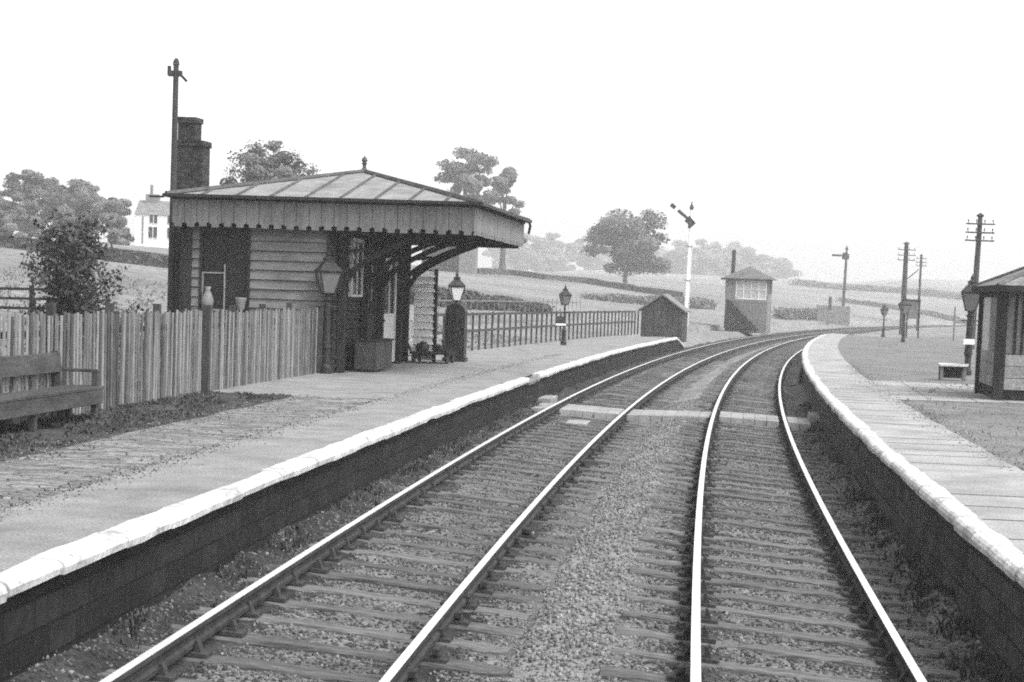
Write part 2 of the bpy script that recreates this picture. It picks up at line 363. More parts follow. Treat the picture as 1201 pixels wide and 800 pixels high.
# loose stones: low icosahedra, two kinds
phi = (1+5**.5)/2
ICO = np.array([(-1, phi, 0), (1, phi, 0), (-1, -phi, 0), (1, -phi, 0), (0, -1, phi), (0, 1, phi), (0, -1, -phi), (0, 1, -phi), (phi, 0, -1), (phi, 0, 1), (-phi, 0, -1), (-phi, 0, 1)])/1.9
ICF = np.array([(0, 11, 5), (0, 5, 1), (0, 1, 7), (0, 7, 10), (0, 10, 11), (1, 5, 9), (5, 11, 4), (11, 10, 2), (10, 7, 6), (7, 1, 8), (3, 9, 4), (3, 4, 2), (3, 2, 6), (3, 6, 8), (3, 8, 9), (4, 9, 5), (2, 4, 11), (6, 2, 10), (8, 6, 7), (9, 8, 1)])
def stones(name, pts, sizes, m):
    n = len(pts); V = np.repeat(ICO[None], n, 0)*(1+RNG.uniform(-.28, .28, (n, 12, 1)))
    V = V*sizes[:, None, None]*RNG.uniform(.65, 1.25, (n, 1, 3))
    a = RNG.uniform(0, 6.28, n); c, s_ = np.cos(a)[:, None], np.sin(a)[:, None]
    x = V[:, :, 0]*c-V[:, :, 1]*s_; y = V[:, :, 0]*s_+V[:, :, 1]*c; V[:, :, 0] = x; V[:, :, 1] = y
    V += pts[:, None, :]
    Fi = (ICF[None]+(np.arange(n)*12)[:, None, None]).reshape(-1, 3)
    o = raw(name, V.reshape(-1, 3), Fi, m, per=3); o.data.polygons.foreach_set('material_index', np.repeat(RNG.integers(0, len(m), n), 20).astype(np.int32)); return o
P1, Z1, P2, Z2 = [], [], [], []
n_try = 95000
for _ in range(n_try):
    s = 6.5+ (random.random()**1.7)*40; o = random.uniform(-4.85, 1.58)
    insl = (-4.82 < o < -2.08) or (-1.37 < o < 1.37)
    six = -2.2 < o < -1.2
    near_rail = min(abs(o-OC1-.75), abs(o-OC1+.75), abs(o-.75), abs(o+.75)) < .09
    if near_rail: continue
    if insl and crib(s) < .115 and random.random() > .16: continue
    p = T(s, o); sz = random.uniform(.007, .018) if insl else random.uniform(.009, .024)
    p.z = ballast_h(s, o)+sz*.25
    if six or random.random() < .12: P2.append(p); Z2.append(sz)
    else: P1.append(p); Z1.append(sz)
tag(stones('ballast_stones', np.array([tuple(p) for p in P1]), np.array(Z1), [M['stones'], M['stones_dark'], M['stones_dark']]), 'grey loose ballast stones lying between the sleepers and along the platform walls', 'ballast', kind='stuff')
tag(stones('clean_ballast_stones', np.array([tuple(p) for p in P2]), np.array(Z2), [M['sixfoot'], M['stones'], M['stones_pale']]), 'paler ballast stones heaped between the two tracks', 'ballast', kind='stuff')

# ---------------------------------------------------------------- tracks
RP = [(-.035, 0), (.035, 0), (.036, -.035), (.012, -.05), (.010, -.10), (.034, -.115), (.034, -.145), (-.034, -.145), (-.034, -.115), (-.010, -.10), (-.012, -.05), (-.036, -.035)]
def rail(oc, do, parent):
    mb = MB(); ss = np.concatenate([np.arange(4, 120, 1.0), np.arange(120, 331, 3.)]); n = len(RP)
    o = oc+do; zr = rail_z(o, oc)
    for s in ss:
        for x, z in RP: mb.v.append(tuple(T(s, o+x*.95, zr+z)))
    for i in range(len(ss)-1):
        for k in range(n):
            j = (k+1) % n; mb.f.append((i*n+k, (i+1)*n+k, (i+1)*n+j, i*n+j)); mb.mi.append(1 if k == 0 else 0)
    return mb.build('rail', [M['rail_side'], M['rail_head']], parent, world=True)
def sleeper_mesh():
    mb = MB(); nx = 14
    for i in range(nx+1):
        x = -1.35+2.7*i/nx
        for (y, z) in ((-.127, -.12), (-.127, -.014), (-.112, 0), (.112, 0), (.127, -.014), (.127, -.12)):
            mb.v.append((x, y+random.uniform(-.012, .012), z+random.uniform(-.011, .008)))
    for i in range(nx):
        for k in range(6):
            j = (k+1) % 6; mb.f.append((i*6+k, i*6+j, (i+1)*6+j, (i+1)*6+k)); mb.mi.append(0)
    mb.f.append((5, 4, 3, 2, 1, 0)); mb.f.append(tuple(nx*6+k for k in range(6))); mb.mi += [0, 0]
    return mb
def chair_mb():
    mb = MB(); mb.box(-.15, .15, -.08, .08, 0, .03)
    mb.prism([(-.1, -.045, .03), (-.045, -.045, .03), (-.045, -.045, .1), (-.06, -.045, .105), (-.085, -.045, .07)], (0, .09, 0))
    mb.prism([(.045, -.04, .03), (.095, -.04, .03), (.08, -.04, .07), (.058, -.04, .11), (.042, -.04, .1)], (0, .08, 0))
    mb.box(-.085, -.04, -.07, .08, .06, .1)
    return mb
NS = 4
smeshes = []
def track(label, oc):
    root = thing('railway_track', label, 'railway track', T(20, oc, 0))
    inv = mw(root).inverted()
    rail(oc, -.75, root); rail(oc, .75, root)
    protos = []
    for k in range(NS):
        o = sleeper_mesh().build('sleeper', M['sleeper'], root)
        c1 = chair_mb().build('rail_chair', M['chair'], o, bevel=.008) if not smeshes else None
        if c1 is None: c1 = bpy.data.objects.new('rail_chair', smeshes[0]); COL.objects.link(c1); c1.parent = o
        else: smeshes.append(c1.data); c1.modifiers.clear()
        c1.location = (-.75, 0, 0)
        c2 = c1.copy(); COL.objects.link(c2); c2.parent = o; c2.location = (.75, 0, 0); c2.rotation_euler = (0, 0, math.pi)
        protos.append(o)
    tilt = math.atan(CANT/1.5)
    for i in range(100):
        s = 5.7+.76*.5+.76*i; s = (math.floor(s/.76)+.5)*.76
        o = protos[i] if i < NS else copy_tree(protos[random.randrange(NS)], root)
        p = inv @ T(s+random.uniform(-.02, .02), oc+random.uniform(-.04, .04), rail_z(oc, oc)-.19+random.uniform(-.004, .006))
        o.location = p; o.rotation_euler = Matrix.Rotation(-head(s)+random.uniform(-.012, .012), 3, 'Z').to_4x4().to_3x3().__matmul__(Matrix.Rotation(tilt, 3, 'Y')).to_euler()
    far = MB(); i = 100
    while True:
        s = (math.floor((5.7+.38+.76*i)/.76)+.5)*.76
        if s > 328: break
        a, b = T(s, oc-1.35, rail_z(oc-1.35, oc)-.21), T(s, oc+1.35, rail_z(oc+1.35, oc)-.21)
        far.bar(a, b, .25, .04); i += 1
    tag(far.build('sleeper', M['sleeper'], root, world=True), kind='stuff')
    return root
track('left hand railway track of two bright rails, the one running beside the station building', OC1)
track('right hand railway track of two bright rails, nearest the shelter platform', 0.)

# board crossing
bc = thing('board_crossing', 'pale plank foot crossing laid over both tracks between the platforms', 'crossing', T(39.3, -1.7, 0))
def brd(o0, o1, s0, s1, dz=0.):
    mb = MB(); pts = []
    def zt(o): return float(np.interp(o, [-4.7, -4.2, -2.7, -.85, -.65, .75, 1.3], [.03, .03, -.04, -.01, .01, -.045, -.07]))+dz
    mb.hexa([T(s0, o0, zt(o0)-.3), T(s0, o1, zt(o1)-.3), T(s1, o1, zt(o1)-.3), T(s1, o0, zt(o0)-.3), T(s0, o0, zt(o0)), T(s0, o1, zt(o1)), T(s1, o1, zt(o1)), T(s1, o0, zt(o0))])
    mb.build('board', M['plank'], bc, world=True)
for a, b, n in ((-4.72, -4.27, 2), (-4.1, -2.82, 5), (-2.63, -.83, 7), (-.65, .63, 5), (.82, 1.3, 2)):
    w = (b-a)/n
    for i in range(n): brd(a+w*i+.004, a+w*(i+1)-.004, 38.5+random.uniform(-.04, .04), 40.5+random.uniform(-.06, .06), random.uniform(-.005, .003))
def block(name, label, cat, s, o, z0, ls, lo, h, m):
    mb = MB(); mb.hexa([T(s-ls, o-lo, z0), T(s-ls, o+lo, z0), T(s+ls, o+lo, z0), T(s+ls, o-lo, z0), T(s-ls, o-lo, z0+h), T(s-ls, o+lo, z0+h), T(s+ls, o+lo, z0+h), T(s+ls, o-lo, z0+h)])
    return tag(mb.build(name, m, bevel=.02, jit=.012), label, cat)
block('step_block', 'pale step slab against the station platform wall, below the gap in the white edge', 'step', 41.3, -4.7, -.12, .7, .18, .24, M['plank'])
block('step_block', 'pale step slab below the right platform edge at the end of the crossing', 'step', 40.3, 1.43, -.25, .8, .13, .3, M['plank'])
block('flat_stone', 'small pale flat stone lying between the left track rails beside the crossing', 'stone', 37.0, -3.55, -.25, .55, .22, .13, M['plank'])

# ---------------------------------------------------------------- platforms
def strip(s0, s1, ds, o0, o1, z, name, m, parent=None, n=2, wob=0., zn=0.):
    ss = np.arange(s0, s1+1e-6, ds); V = []
    for s in ss:
        for k in range(n):
            o = o0+(o1-o0)*k/(n-1)
            if wob and k in (0, n-1): o += wob*noise.noise((s*.8, k*7., 1))
            p = T(s, o, z + (zn*noise.noise((s*.7, o*.9, 8)) if zn else 0)); V.append(p)
    inv = mw(parent).inverted() if parent else Matrix.Identity(4)
    V = [tuple(inv @ p) for p in V]
    Fq = [(i*n+k+1, i*n+k, (i+1)*n+k, (i+1)*n+k+1) for i in range(len(ss)-1) for k in range(n-1)]
    if o0 < o1: Fq = [tuple(reversed(f)) for f in Fq]
    mb = MB(); mb.v = V; mb.f = Fq; mb.mi = [0]*len(Fq)
    return mb.build(name, m, parent)
def platform(o_edge, side, zt, s0, s1, depth, wall_m, gap=None, cop_w=.36):
    root = bpy.data.objects.new('platform', None); COL.objects.link(root); root.location = T(30, o_edge, zt); struct(root)
    # retaining wall: a solid body set back under the coping
    mb = MB(); ss = np.arange(s0, s1+.01, 1.0); a, b = o_edge+side*.085, o_edge+side*depth
    zb = -.7; t = []
    for s in ss:
        z1 = zt-.1 - max(0, (s-(s1-4)))/4*.5
        t.append((T(s, a, zb), T(s, a, z1), T(s, b, z1-.0), T(s, b, zb)))
    for i in range(len(t)-1):
        for k in range(3):
            q = [t[i][k], t[i][k+1], t[i+1][k+1], t[i+1][k]]
            mb.poly(q if side < 0 else q[::-1])
    mb.poly(t[0] if side > 0 else t[0][::-1]); mb.poly(t[-1])
    inv = mw(root).inverted()
    w = mb.build('retaining_wall', wall_m, root, world=True)
    # coping stones
    s = s0; k = 0
    while s < s1-.3:
        l = random.uniform(.7, 1.5); l = min(l, s1-s)
        m = M['coping']; dz = 0
        if gap and gap[0] < s+l/2 < gap[1]: m = M['copingbare']; dz = -.05
        mb = MB(); n = 3; wj = random.uniform(-.011, .011); zj = random.uniform(-.009, .009)+dz; tj = random.uniform(-.01, .01)
        ring = []
        for j in range(n+1):
            sj = s+.008+(l-.016)*j/n; drop = max(0, (sj-(s1-4)))/4*.5
            e = o_edge - side*(.0+wj)+random.uniform(-.007, .007); i_ = o_edge+side*(cop_w+wj*1.5)+random.uniform(-.02, .02)
            zt_ = zt+.012+zj-drop; th = .105+tj+random.uniform(-.006, .006)
            rr = .022
            ring.append([T(sj, e, zt_-th), T(sj, e-side*.012, zt_-th*.5), T(sj, e+side*.004, zt_-rr), T(sj, e+side*rr*1.3, zt_-.004+random.uniform(-.004, .004)), T(sj, o_edge+side*cop_w*.55, zt_+random.uniform(-.004, .006)), T(sj, i_, zt_-.004), T(sj, i_, zt_-th)])
        q = len(ring[0])
        for r_ in ring: mb.v += [tuple(x) for x in r_]
        for j in range(n):
            for c in range(q):
                d = (c+1) % q; f = (j*q+c, j*q+d, (j+1)*q+d, (j+1)*q+c); mb.f.append(f if side > 0 else f[::-1]); mb.mi.append(0)
        f0 = tuple(range(q)); mb.f.append(f0); mb.f.append(tuple(n*q+c for c in range(q))); mb.mi += [0, 0]
        mb.build('coping_stone', m, root, world=True, smooth=False); s += l
    return root
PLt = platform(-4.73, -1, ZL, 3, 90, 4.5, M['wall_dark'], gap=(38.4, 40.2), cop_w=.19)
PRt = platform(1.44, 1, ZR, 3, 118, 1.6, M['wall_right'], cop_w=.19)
strip(3, 86, 1., -4.89, -6.02, ZL-.002, 'surface', M['concrete'], PLt, n=4, wob=.03)
strip(3, 28.6, .4, -6.0, -7.45, ZL-.006, 'paving', M['setts'], PLt, n=6, wob=.06, zn=.02)
strip(3, 28.6, .4, -7.4, -9.6, ZL-.012, 'verge', M['soil'], PLt, n=8, zn=.03)
strip(28.6, 86, .8, -6.02, -9.3, ZL-.004, 'surface', M['concrete'], PLt, n=6, zn=.006)
# kerb between verge and paved area near the fence end
strip(5, 118, 1., 1.60, 2.85, ZR+.0, 'flags', M['flags'], PRt, n=3, wob=.08)
mbf = MB()
s = 8.
while s < 50:                             # open joints across the flagged path
    ok_ = random.random() < .8 and mbf.bar(T(s, 1.66, ZR+.0005), T(s+random.uniform(-.05, .05), 2.8, ZR+.0005), random.uniform(.008, .03), .006); s += random.uniform(.75, 1.3)
mbf.build('joint', M['soil'], PRt, world=True)
struct(strip(5, 112, .8, 2.8, 11, ZR-.006, 'gravel', M['gravel'], None, n=10, zn=.004))
# paved path across to the shelter
mb = MB(); mb.poly([T(35.4, 2.6, ZR+.002), T(36.0, 5.2, ZR+.002), T(36.6, 9, ZR+.002), T(44, 9, ZR+.002), T(44.2, 5.2, ZR+.002), T(44.5, 2.6, ZR+.002)])
struct(mb.build('path', M['flags']))
mb = MB()
for o0 in (3.5, 4.4, 5.0): mb.bar(T(35.8, o0, ZR+.003), T(44.2, o0+.1, ZR+.003), .02, .006)
for s0 in (37.5, 39.2, 41.5): mb.bar(T(s0, 2.7, ZR+.003), T(s0+.2, 5.2, ZR+.003), .03, .006)
struct(mb.build('path_joints', M['gravel']))

GR, GZ = [], []
for _ in range(9000):
    s = 10+random.random()**1.6*45; w_ = random.random()
    if w_ < .3: o = -6.0+random.gauss(0, .12)
    elif w_ < .6 and s < 29: o = -7.45+random.gauss(0, .2)
    elif w_ < .8: o = 2.85+random.gauss(0, .15)
    else: o = random.uniform(2.9, 6)
    p = T(s, o, (ZL if o < 0 else ZR)+.0); GR.append(tuple(p)); GZ.append(random.uniform(.004, .013))
tag(stones('platform_grit', np.array(GR), np.array(GZ), [M['gravel'], M['stones_dark'], M['stones_pale']]), 'loose grit scattered along the seams of the platform paving', 'grit', kind='stuff')
# weeds on the verge and tufts
def blades(name, pts, h, m, lean=.5, w=.012, n=5):
    V, Fq = [], []
    for p in pts:
        for _ in range(n):
            a = random.uniform(0, 6.28); hh = h*random.uniform(.4, 1.2); d = Vector((math.cos(a), math.sin(a), 0)); sd = Vector((-d.y, d.x, 0))*w*random.uniform(.6, 1.6)
            b = Vector(p)+d*random.uniform(0, .05); tip = b+d*hh*lean*random.uniform(.3, 1.2)+Vector((0, 0, hh)); mid = b.lerp(tip, .55)+Vector((0, 0, hh*.15))
            i = len(V); V += [b-sd, b+sd, mid+sd*.8, mid-sd*.8, tip+sd*.15, tip-sd*.15]; Fq += [(i, i+1, i+2, i+3), (i+3, i+2, i+4, i+5)]
    return raw(name, np.array([tuple(v) for v in V]), Fq, m)
pts = []
for _ in range(1500):
    s = random.uniform(13, 28.5); o = -7.5-1.5*random.random()**.8; 
    if noise.noise((s*.8, o*1.5, 4)) > -.15 or o < -8.6: p = T(s, o, ZL); pts.append(p)
tag(blades('verge_weeds', pts, .035, M['weeds'], w=.012), 'low dark weeds on the soil strip along the paling fence', 'weeds', kind='stuff')
pts = [T(random.uniform(12, 45), 3.0+6*random.random(), ZR) for _ in range(900)]
pts = [p for p in pts if noise.noise((p.x*.7, p.y*.7, 4)) > .15]
tag(blades('grass_tufts', pts, .05, M['dry'], w=.008), 'thin dry grass tufts scattered over the right platform gravel', 'grass', kind='stuff')
pts = []
for _ in range(1500):
    s = 8+random.random()**1.5*40; o = 1.5-abs(random.gauss(0, .16)); p = T(s, o)
    if noise.noise((s*1.3, o, 9)) > -.1: p.z = ballast_h(s, min(o, 1.5))-.01; pts.append(p)
for _ in range(900):
    s = 8+random.random()**1.5*40; o = -4.78+abs(random.gauss(0, .12))
    if noise.noise((s*1.1, o, 3)) > 0: p = T(s, o); p.z = ballast_h(s, o)-.01; pts.append(p)
tag(blades('wall_weeds', pts, .08, M['weeds'], w=.008), 'low weeds growing along the foot of both platform walls', 'weeds', kind='stuff')
pts = []
for _ in range(5200):
    s = random.uniform(10, 75); o = -9.3-random.random()**1.5*22; p = T(s, o); p.z = ground_z(p.x, p.y); pts.append(p)
tag(blades('field_grass', pts, .1, M['dry'], w=.02), 'pale long grass in the field behind the fences', 'grass', kind='stuff')

# ---------------------------------------------------------------- fences and bench
pf = thing('paling_fence', 'close boarded pale paling fence behind the bench, running up to the station building', 'fence', T(26, -9.0, ZL))
def fence_bay(s0, s1, o, z0, h, parent, pitch=.118, w=.074, hj=.05):
    mb = MB(); s = s0
    while s < s1:
        hh = h+random.uniform(-hj, hj)*.6 + .03*noise.noise((s*.6, 0, 0)); ln = random.uniform(-.02, .02); a = T(s, o, z0+random.uniform(.0, .03)); b = T(s+ln, o+random.uniform(-.01, .01), z0+hh)
        t = T(s+1, o)-T(s, o); t.normalize(); nrm = Vector((t.y, -t.x, 0)); ww = w*random.uniform(.85, 1.1)
        x = t*ww/2; y = nrm*.006; mb.cur = random.choice((0, 0, 0, 1, 1, 2))
        mb.hexa([a-x-y, a-x+y, a+x+y, a+x-y, b-x-y, b-x+y, b+x+y, b+x-y]); s += pitch*random.uniform(.94, 1.08)
    mb.build('palings', [M['paling'], M['paling_pale'], M['paling_dark']], parent, world=True)
    mb = MB()
    for z in (.3, h-.25): mb.bar(T(s0, o-.045, z0+z), T(s1, o-.045, z0+z), .05, .08)
    mb.build('fence_rail', M['fence_post'], parent, world=True)
fs = [13.2, 15.4, 17.6, 19.8, 22.0, 24.2, 26.3, 28.4, 30.4, 32.4, 34.4, 36.4]
for a, b in zip(fs, fs[1:]): fence_bay(a, b, -9.0, ZL-.03, 1.36, pf)
for s in fs:
    o_ = -8.94 if s in (28.4, 36.4) else -9.09
    w = .13 if s in (28.4, 36.4) else .1
    MB().bar(T(s, o_, ZL-.1), T(s+random.uniform(-.02, .02), o_, ZL+1.42+random.uniform(-.02, .05)), w, w, upv=T(s+1, o_)-T(s, o_)).build('post', M['fence_post'], pf, world=True)
# row of posts and rails in the field at the far left
rf = thing('rail_fence', 'dark three rail fence in the field at the far left', 'fence', at(-10, 345, 45))
pa, pb = at(-60, 337, 45), at(75, 340, 45)
for dz in (0, -.24, -.48):
    MB().bar(pa+Vector((0, 0, dz)), pb+Vector((0, 0, dz)), .05, .07).build('fence_rail', M['dark_wood'], rf, world=True)
for t in (0.1, .42, .72, .97):
    p = pa.lerp(pb, t); MB().bar(Vector((p.x, p.y, ground_z(p.x, p.y)-.2)), p+Vector((0, 0, .1)), .1, .1, upv=(0, 1, 0)).build('post', M['dark_wood'], rf, world=True)

def bench_left():
    b = thing('platform_bench', 'long dark wooden platform bench with a high back rail in front of the paling fence', 'bench', T(21, -8.62, ZL), -head(21))
    L0, L1 = -3.2, 1.1                  # along local y, x points to the track
    def bx(n, *a, bev=.006): MB().box(*a).build(n, M['bench'], b, bevel=bev)
    bx('seat', -.22, -.02, L0, L1, .385, .425); bx('seat', -.0, .22, L0, L1+.02, .385, .425)
    bx('front_board', .185, .215, L0+.02, L1-.02, .2, .382)
    mb = MB(); mb.hexa([(-.29, L0, .60), (-.26, L0, .595), (-.26, L1-.2, .595), (-.29, L1-.2, .60), (-.325, L0, .84), (-.295, L0, .84), (-.295, L1-.2, .84), (-.325, L1-.2, .84)]); mb.build('backrest', M['bench'], b, bevel=.006)
    for y in (L0+.3, -1.1, L1-.28):
        MB().bar((-.24, y, 0), (-.335, y, .86), .09, .06, upv=(0, 1, 0)).build('back_post', M['bench'], b)
    for y in (L0+.3, L1-.15):
        MB().box(-.36, .2, y-.04, y+.04, .6, .64).build('armrest', M['bench'], b, bevel=.008)
        MB().box(.12, .19, y-.035, y+.035, .43, .6).build('arm_post', M['bench'], b)
    for y in (L0+.3, -1.1, L1-.12):
        MB().box(.1, .17, y-.04, y+.04, 0, .384).build('leg', M['bench'], b); MB().box(-.25, -.18, y-.04, y+.04, 0, .384).build('leg', M['bench'], b)
bench_left()

# fence beyond the building
f2 = thing('rail_fence', 'dark post and rail fence at the back of the platform beyond the station building', 'fence', T(62, -8.9, ZL))
def fence2(s0, s1, o0, o1, z0, h, pitch, w, parent, m, rails):
    n = int((s1-s0)/pitch); mb = MB()
    for i in range(n+1):
        t = i/n; s = s0+(s1-s0)*t; o = o0+(o1-o0)*t; p = T(s, o); z = z0(p) if callable(z0) else z0
        hh = h+random.uniform(-.03, .03); mb.bar(T(s, o, z), T(s, o, z+hh), w, .025, upv=(1, 0, 0))
    mb.build('palings', m, parent, world=True)
    for r in rails:
        mb = MB(); N_ = 14
        for i in range(N_):
            a = T(s0+(s1-s0)*i/N_, o0+(o1-o0)*i/N_); b = T(s0+(s1-s0)*(i+1)/N_, o0+(o1-o0)*(i+1)/N_)
            a.z = (z0(a) if callable(z0) else z0)+r; b.z = (z0(b) if callable(z0) else z0)+r; mb.bar(a, b, .05, .07)
        mb.build('fence_rail', m, parent, world=True)
def o2(q): return -8.95+1.35*(q-48.5)/39.5
for q in np.arange(48.6, 93, 1.02):
    MB().bar(T(q, o2(q), ZL-.05), T(q+random.uniform(-.02, .02), o2(q), ZL+1.17+random.uniform(-.02, .03)), .13, .07, upv=(1, 0, 0)).build('post', M['fence_post'], f2, world=True)
for z in (1.13, .62):
    mb = MB()
    for q in np.arange(48.6, 90.5, 3.0): mb.bar(T(q, o2(q)+.06, ZL+z), T(q+3, o2(q+3)+.06, ZL+z), .05, .08)
    mb.build('fence_rail', M['fence_post'], f2, world=True)
f3 = thing('picket_fence', 'thin grey picket fence in the field behind the dark platform fence', 'fence', T(85, -15, 1.2))
gz = lambda p: ground_z(p.x, p.y)
for q in np.arange(68, 110, 1.35):
    p = T(q, -13.4); p.z = gz(p)-.1; MB().bar(p, p+Vector((random.uniform(-.03, .03), 0, 1.4)), .09, .03, upv=(1, 0, 0)).build('paling', M['grey'], f3, world=True)
for z in (1.1, .5):
    mb = MB()
    for q in np.arange(68, 109, 3.): 
        a, b = T(q, -13.34), T(q+3, -13.34); a.z = gz(a)+z; b.z = gz(b)+z; mb.bar(a, b, .04, .06)
    mb.build('fence_rail', M['grey'], f3, world=True)

# ---------------------------------------------------------------- gas lamps
def gas_lamp(label, loc, h=2.35, lw=.42, rz=0., stout=.05, pane='glass_lamp', plate=False):
    L = thing('gas_lamp', label, 'gas lamp', loc, rz, 'gas lamps on the platforms')
    hb = h-.78*lw/.42
    mb = MB(); mb.lathe((0, 0, 0), [(.12, 0), (.12, .12), (.085, .2), (.085, .5), (.1, .53), (stout*1.2, .6), (stout, .8), (stout*.85, hb-.15), (stout*1.4, hb-.12), (stout*.8, hb-.08), (stout*.8, hb)], 10)
    mb.build('post', M['iron'], L, smooth=False)
    MB().bar((-.25, 0, hb-.25), (.25, 0, hb-.25), .03, .03).build('ladder_bar', M['iron'], L)
    q = math.pi/4; a, b = lw*.36, lw*.68
    mb = MB(); mb._lr((0, 0, hb), [(a*.8, 0), (a, .03)], 4, q); mb._lr((0, 0, hb+.40*lw/.42), [(b*1.05, 0), (b*1.05, .03)], 4, q)
    for k in range(4):
        t = q+k*math.pi/2; mb.bar((a*math.cos(t), a*math.sin(t), hb+.02), (b*math.cos(t), b*math.sin(t), hb+.41*lw/.42), .022, .022)
    mb.build('lantern_frame', M['iron'], L)
    gz_ = hb+.03; gt = hb+.40*lw/.42
    mb = MB()
    for k in range(4):
        t0, t1 = q+k*math.pi/2, q+(k+1)*math.pi/2; mb.cur = 1 if k == 3 else 0
        mb.poly([(a*.97*math.cos(t0), a*.97*math.sin(t0), gz_), (a*.97*math.cos(t1), a*.97*math.sin(t1), gz_), (b*.97*math.cos(t1), b*.97*math.sin(t1), gt), (b*.97*math.cos(t0), b*.97*math.sin(t0), gt)])
    mb.build('lantern_glass', [M[pane], M['glass_pale']], L)
    mb = MB(); k_ = lw/.42; mb._lr((0, 0, gt+.03), [(b*1.12, 0), (b*1.12, .02), (b*.5, .17*k_), (b*.42, .17*k_), (b*.42, .23*k_), (b*.5, .24*k_), (.03, .3*k_)], 4, q); mb.build('hood', M['iron'], L)
    MB().lathe((0, 0, gt+.31*k_), [(.02, 0), (.045, .04), (.045, .07), (.015, .1), (.01, .16)], 8).build('finial', M['iron'], L)
    if plate: MB().box(-.15, .15, -.15, -.11, .85, 1.0).build('name_plate', M['white'], L)
    return L
gas_lamp('gas lamp with dark square lantern at the end of the pale fence', T(36.4, -8.8, ZL), 2.5, .46, -.13+.5, .075)
gas_lamp('slim gas lamp with pale glass lantern beyond the station building, before the dark fence', T(48.3, -8.12, ZL), 2.28, .40, .2, .035, 'glass_pale')
l3 = gas_lamp('small dark gas lamp farthest along the left platform, by the paling fence', T(65, -7.2, ZL), 2.12, .36, .3, .04)
MB().box(-.32, .02, -.1, -.07, .78, 1.05).build('sign_board', M['iron'], l3); MB().box(-.36, .03, -.105, -.065, .72, .78).build('white_board', M['white'], l3)
gas_lamp('large gas lamp with wide dark hood beside the right hand shelter', T(50.8, 5.86, ZR), 2.72, .52, -.2, .095, plate=True)
gas_lamp('gas lamp in front of the thick telegraph pole on the right platform, with big lantern', T(97, 6.1, ZR), 2.4, .5, .3, .07)
gas_lamp('most distant small gas lamp on the right platform, left of the thick pole', on_ground(1038, 112), 2.0, .36, .3, .05)

# ---------------------------------------------------------------- station building
TB = .132
sb = thing('station_building', 'timber station building with deep boarded canopy and shallow hipped roof on the left platform', 'station building', (-3.84, 37.6, ZL), -TB)
XL, XR, YF, YB, ZE, ZF = -3.4, 3.0, -.4, 7.45, 3.59, 2.96
def lap(mb, x0, x1, z0, z1, y=0., pitch=.2, axis='x'):
    z = z0
    while z < z1-.01:
        t = min(z+pitch, z1); j = random.uniform(-.006, .006); sag = random.uniform(-.008, .008)
        mb.prism([(x0, y, z), (x0, y-.055+j, z+.012), (x0, y-.045+j, z+.03), (x0, y-.012+j, t-.004), (x0, y, t-.004)] if axis == 'x' else
                 [(y, x0, z), (y+.055+j, x0, z+.012), (y+.045+j, x0, z+.03), (y+.012+j, x0, t-.004), (y, x0, t-.004)], (x1-x0, 0, sag) if axis == 'x' else (0, x1-x0, sag))
        z = t
mb = MB()
lap(mb, -3.1, -2.9, 0.1, 3.0); lap(mb, -1.8, -.1, .1, 3.0); lap(mb, -2.9, -1.8, .1, 1.2)
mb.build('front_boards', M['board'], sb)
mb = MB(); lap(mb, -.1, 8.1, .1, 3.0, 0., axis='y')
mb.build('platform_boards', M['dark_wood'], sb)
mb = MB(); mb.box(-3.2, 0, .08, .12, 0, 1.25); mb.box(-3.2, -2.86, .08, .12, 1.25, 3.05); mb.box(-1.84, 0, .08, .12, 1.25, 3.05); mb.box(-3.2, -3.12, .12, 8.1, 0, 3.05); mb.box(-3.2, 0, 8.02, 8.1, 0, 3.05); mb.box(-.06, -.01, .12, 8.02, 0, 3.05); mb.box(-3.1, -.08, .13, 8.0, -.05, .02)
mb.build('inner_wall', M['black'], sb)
for x in (-3.16, -.05): MB().box(x-.09, x+.09, -.09, .07, 0, 3.04).build('corner_post', M['dark_wood'], sb)
MB().box(-3.29, -3.26, -.12, -.09, .5, 3.0).build('downpipe', M['iron'], sb)
MB().box(-3.22, .02, -.05, .06, -.02, .1).build('plinth', M['dark_wood'], sb)
wn = MB(); wn.box(-2.9, -2.84, -.06, .06, 1.2, 2.98); wn.box(-1.86, -1.8, -.06, .06, 1.2, 2.98); wn.box(-2.84, -1.86, -.06, .06, 2.92, 2.98); wn.box(-2.9, -1.8, -.1, .06, 1.16, 1.22)
wno = wn.build('window', M['dark_wood'], sb)
fr = MB(); fr.box(-2.365, -2.34, -.035, 0, 1.22, 2.2); fr.box(-2.84, -2.365, -.035, 0, 2.0, 2.025); fr.box(-2.84, -2.815, -.035, 0, 1.22, 2.0); fr.box(-2.815, -2.37, -.035, 0, 1.22, 1.25)
fr.build('sash', M['plank'], wno)
fd = MB(); fd.box(-2.36, -2.34, -.03, 0, 2.25, 2.92); fd.build('mullion', M['dark_wood'], wno)
MB().box(-2.82, -1.87, .004, .012, 1.22, 2.92).build('pane', M['glass_dark'], wno)
tag(MB().lathe((0, 0, 0), [(.06, 0), (.11, .06), (.135, .2), (.09, .34), (.05, .42), (.07, .5)], 12).build('vase', M['valance_pale'], None, smooth=True), 'pale rounded vase on the left of the station window sill', 'vase').location = mw(sb) @ Vector((-2.68, -.12, 1.22))
tag(MB().lathe((0, 0, 0), [(.05, 0), (.08, .05), (.12, .26), (.125, .29), (.1, .29)], 12).build('vase', M['valance_pale'], None, smooth=True), 'pale tapered pot on the right of the station window sill', 'pot').location = mw(sb) @ Vector((-1.96, -.12, 1.22))
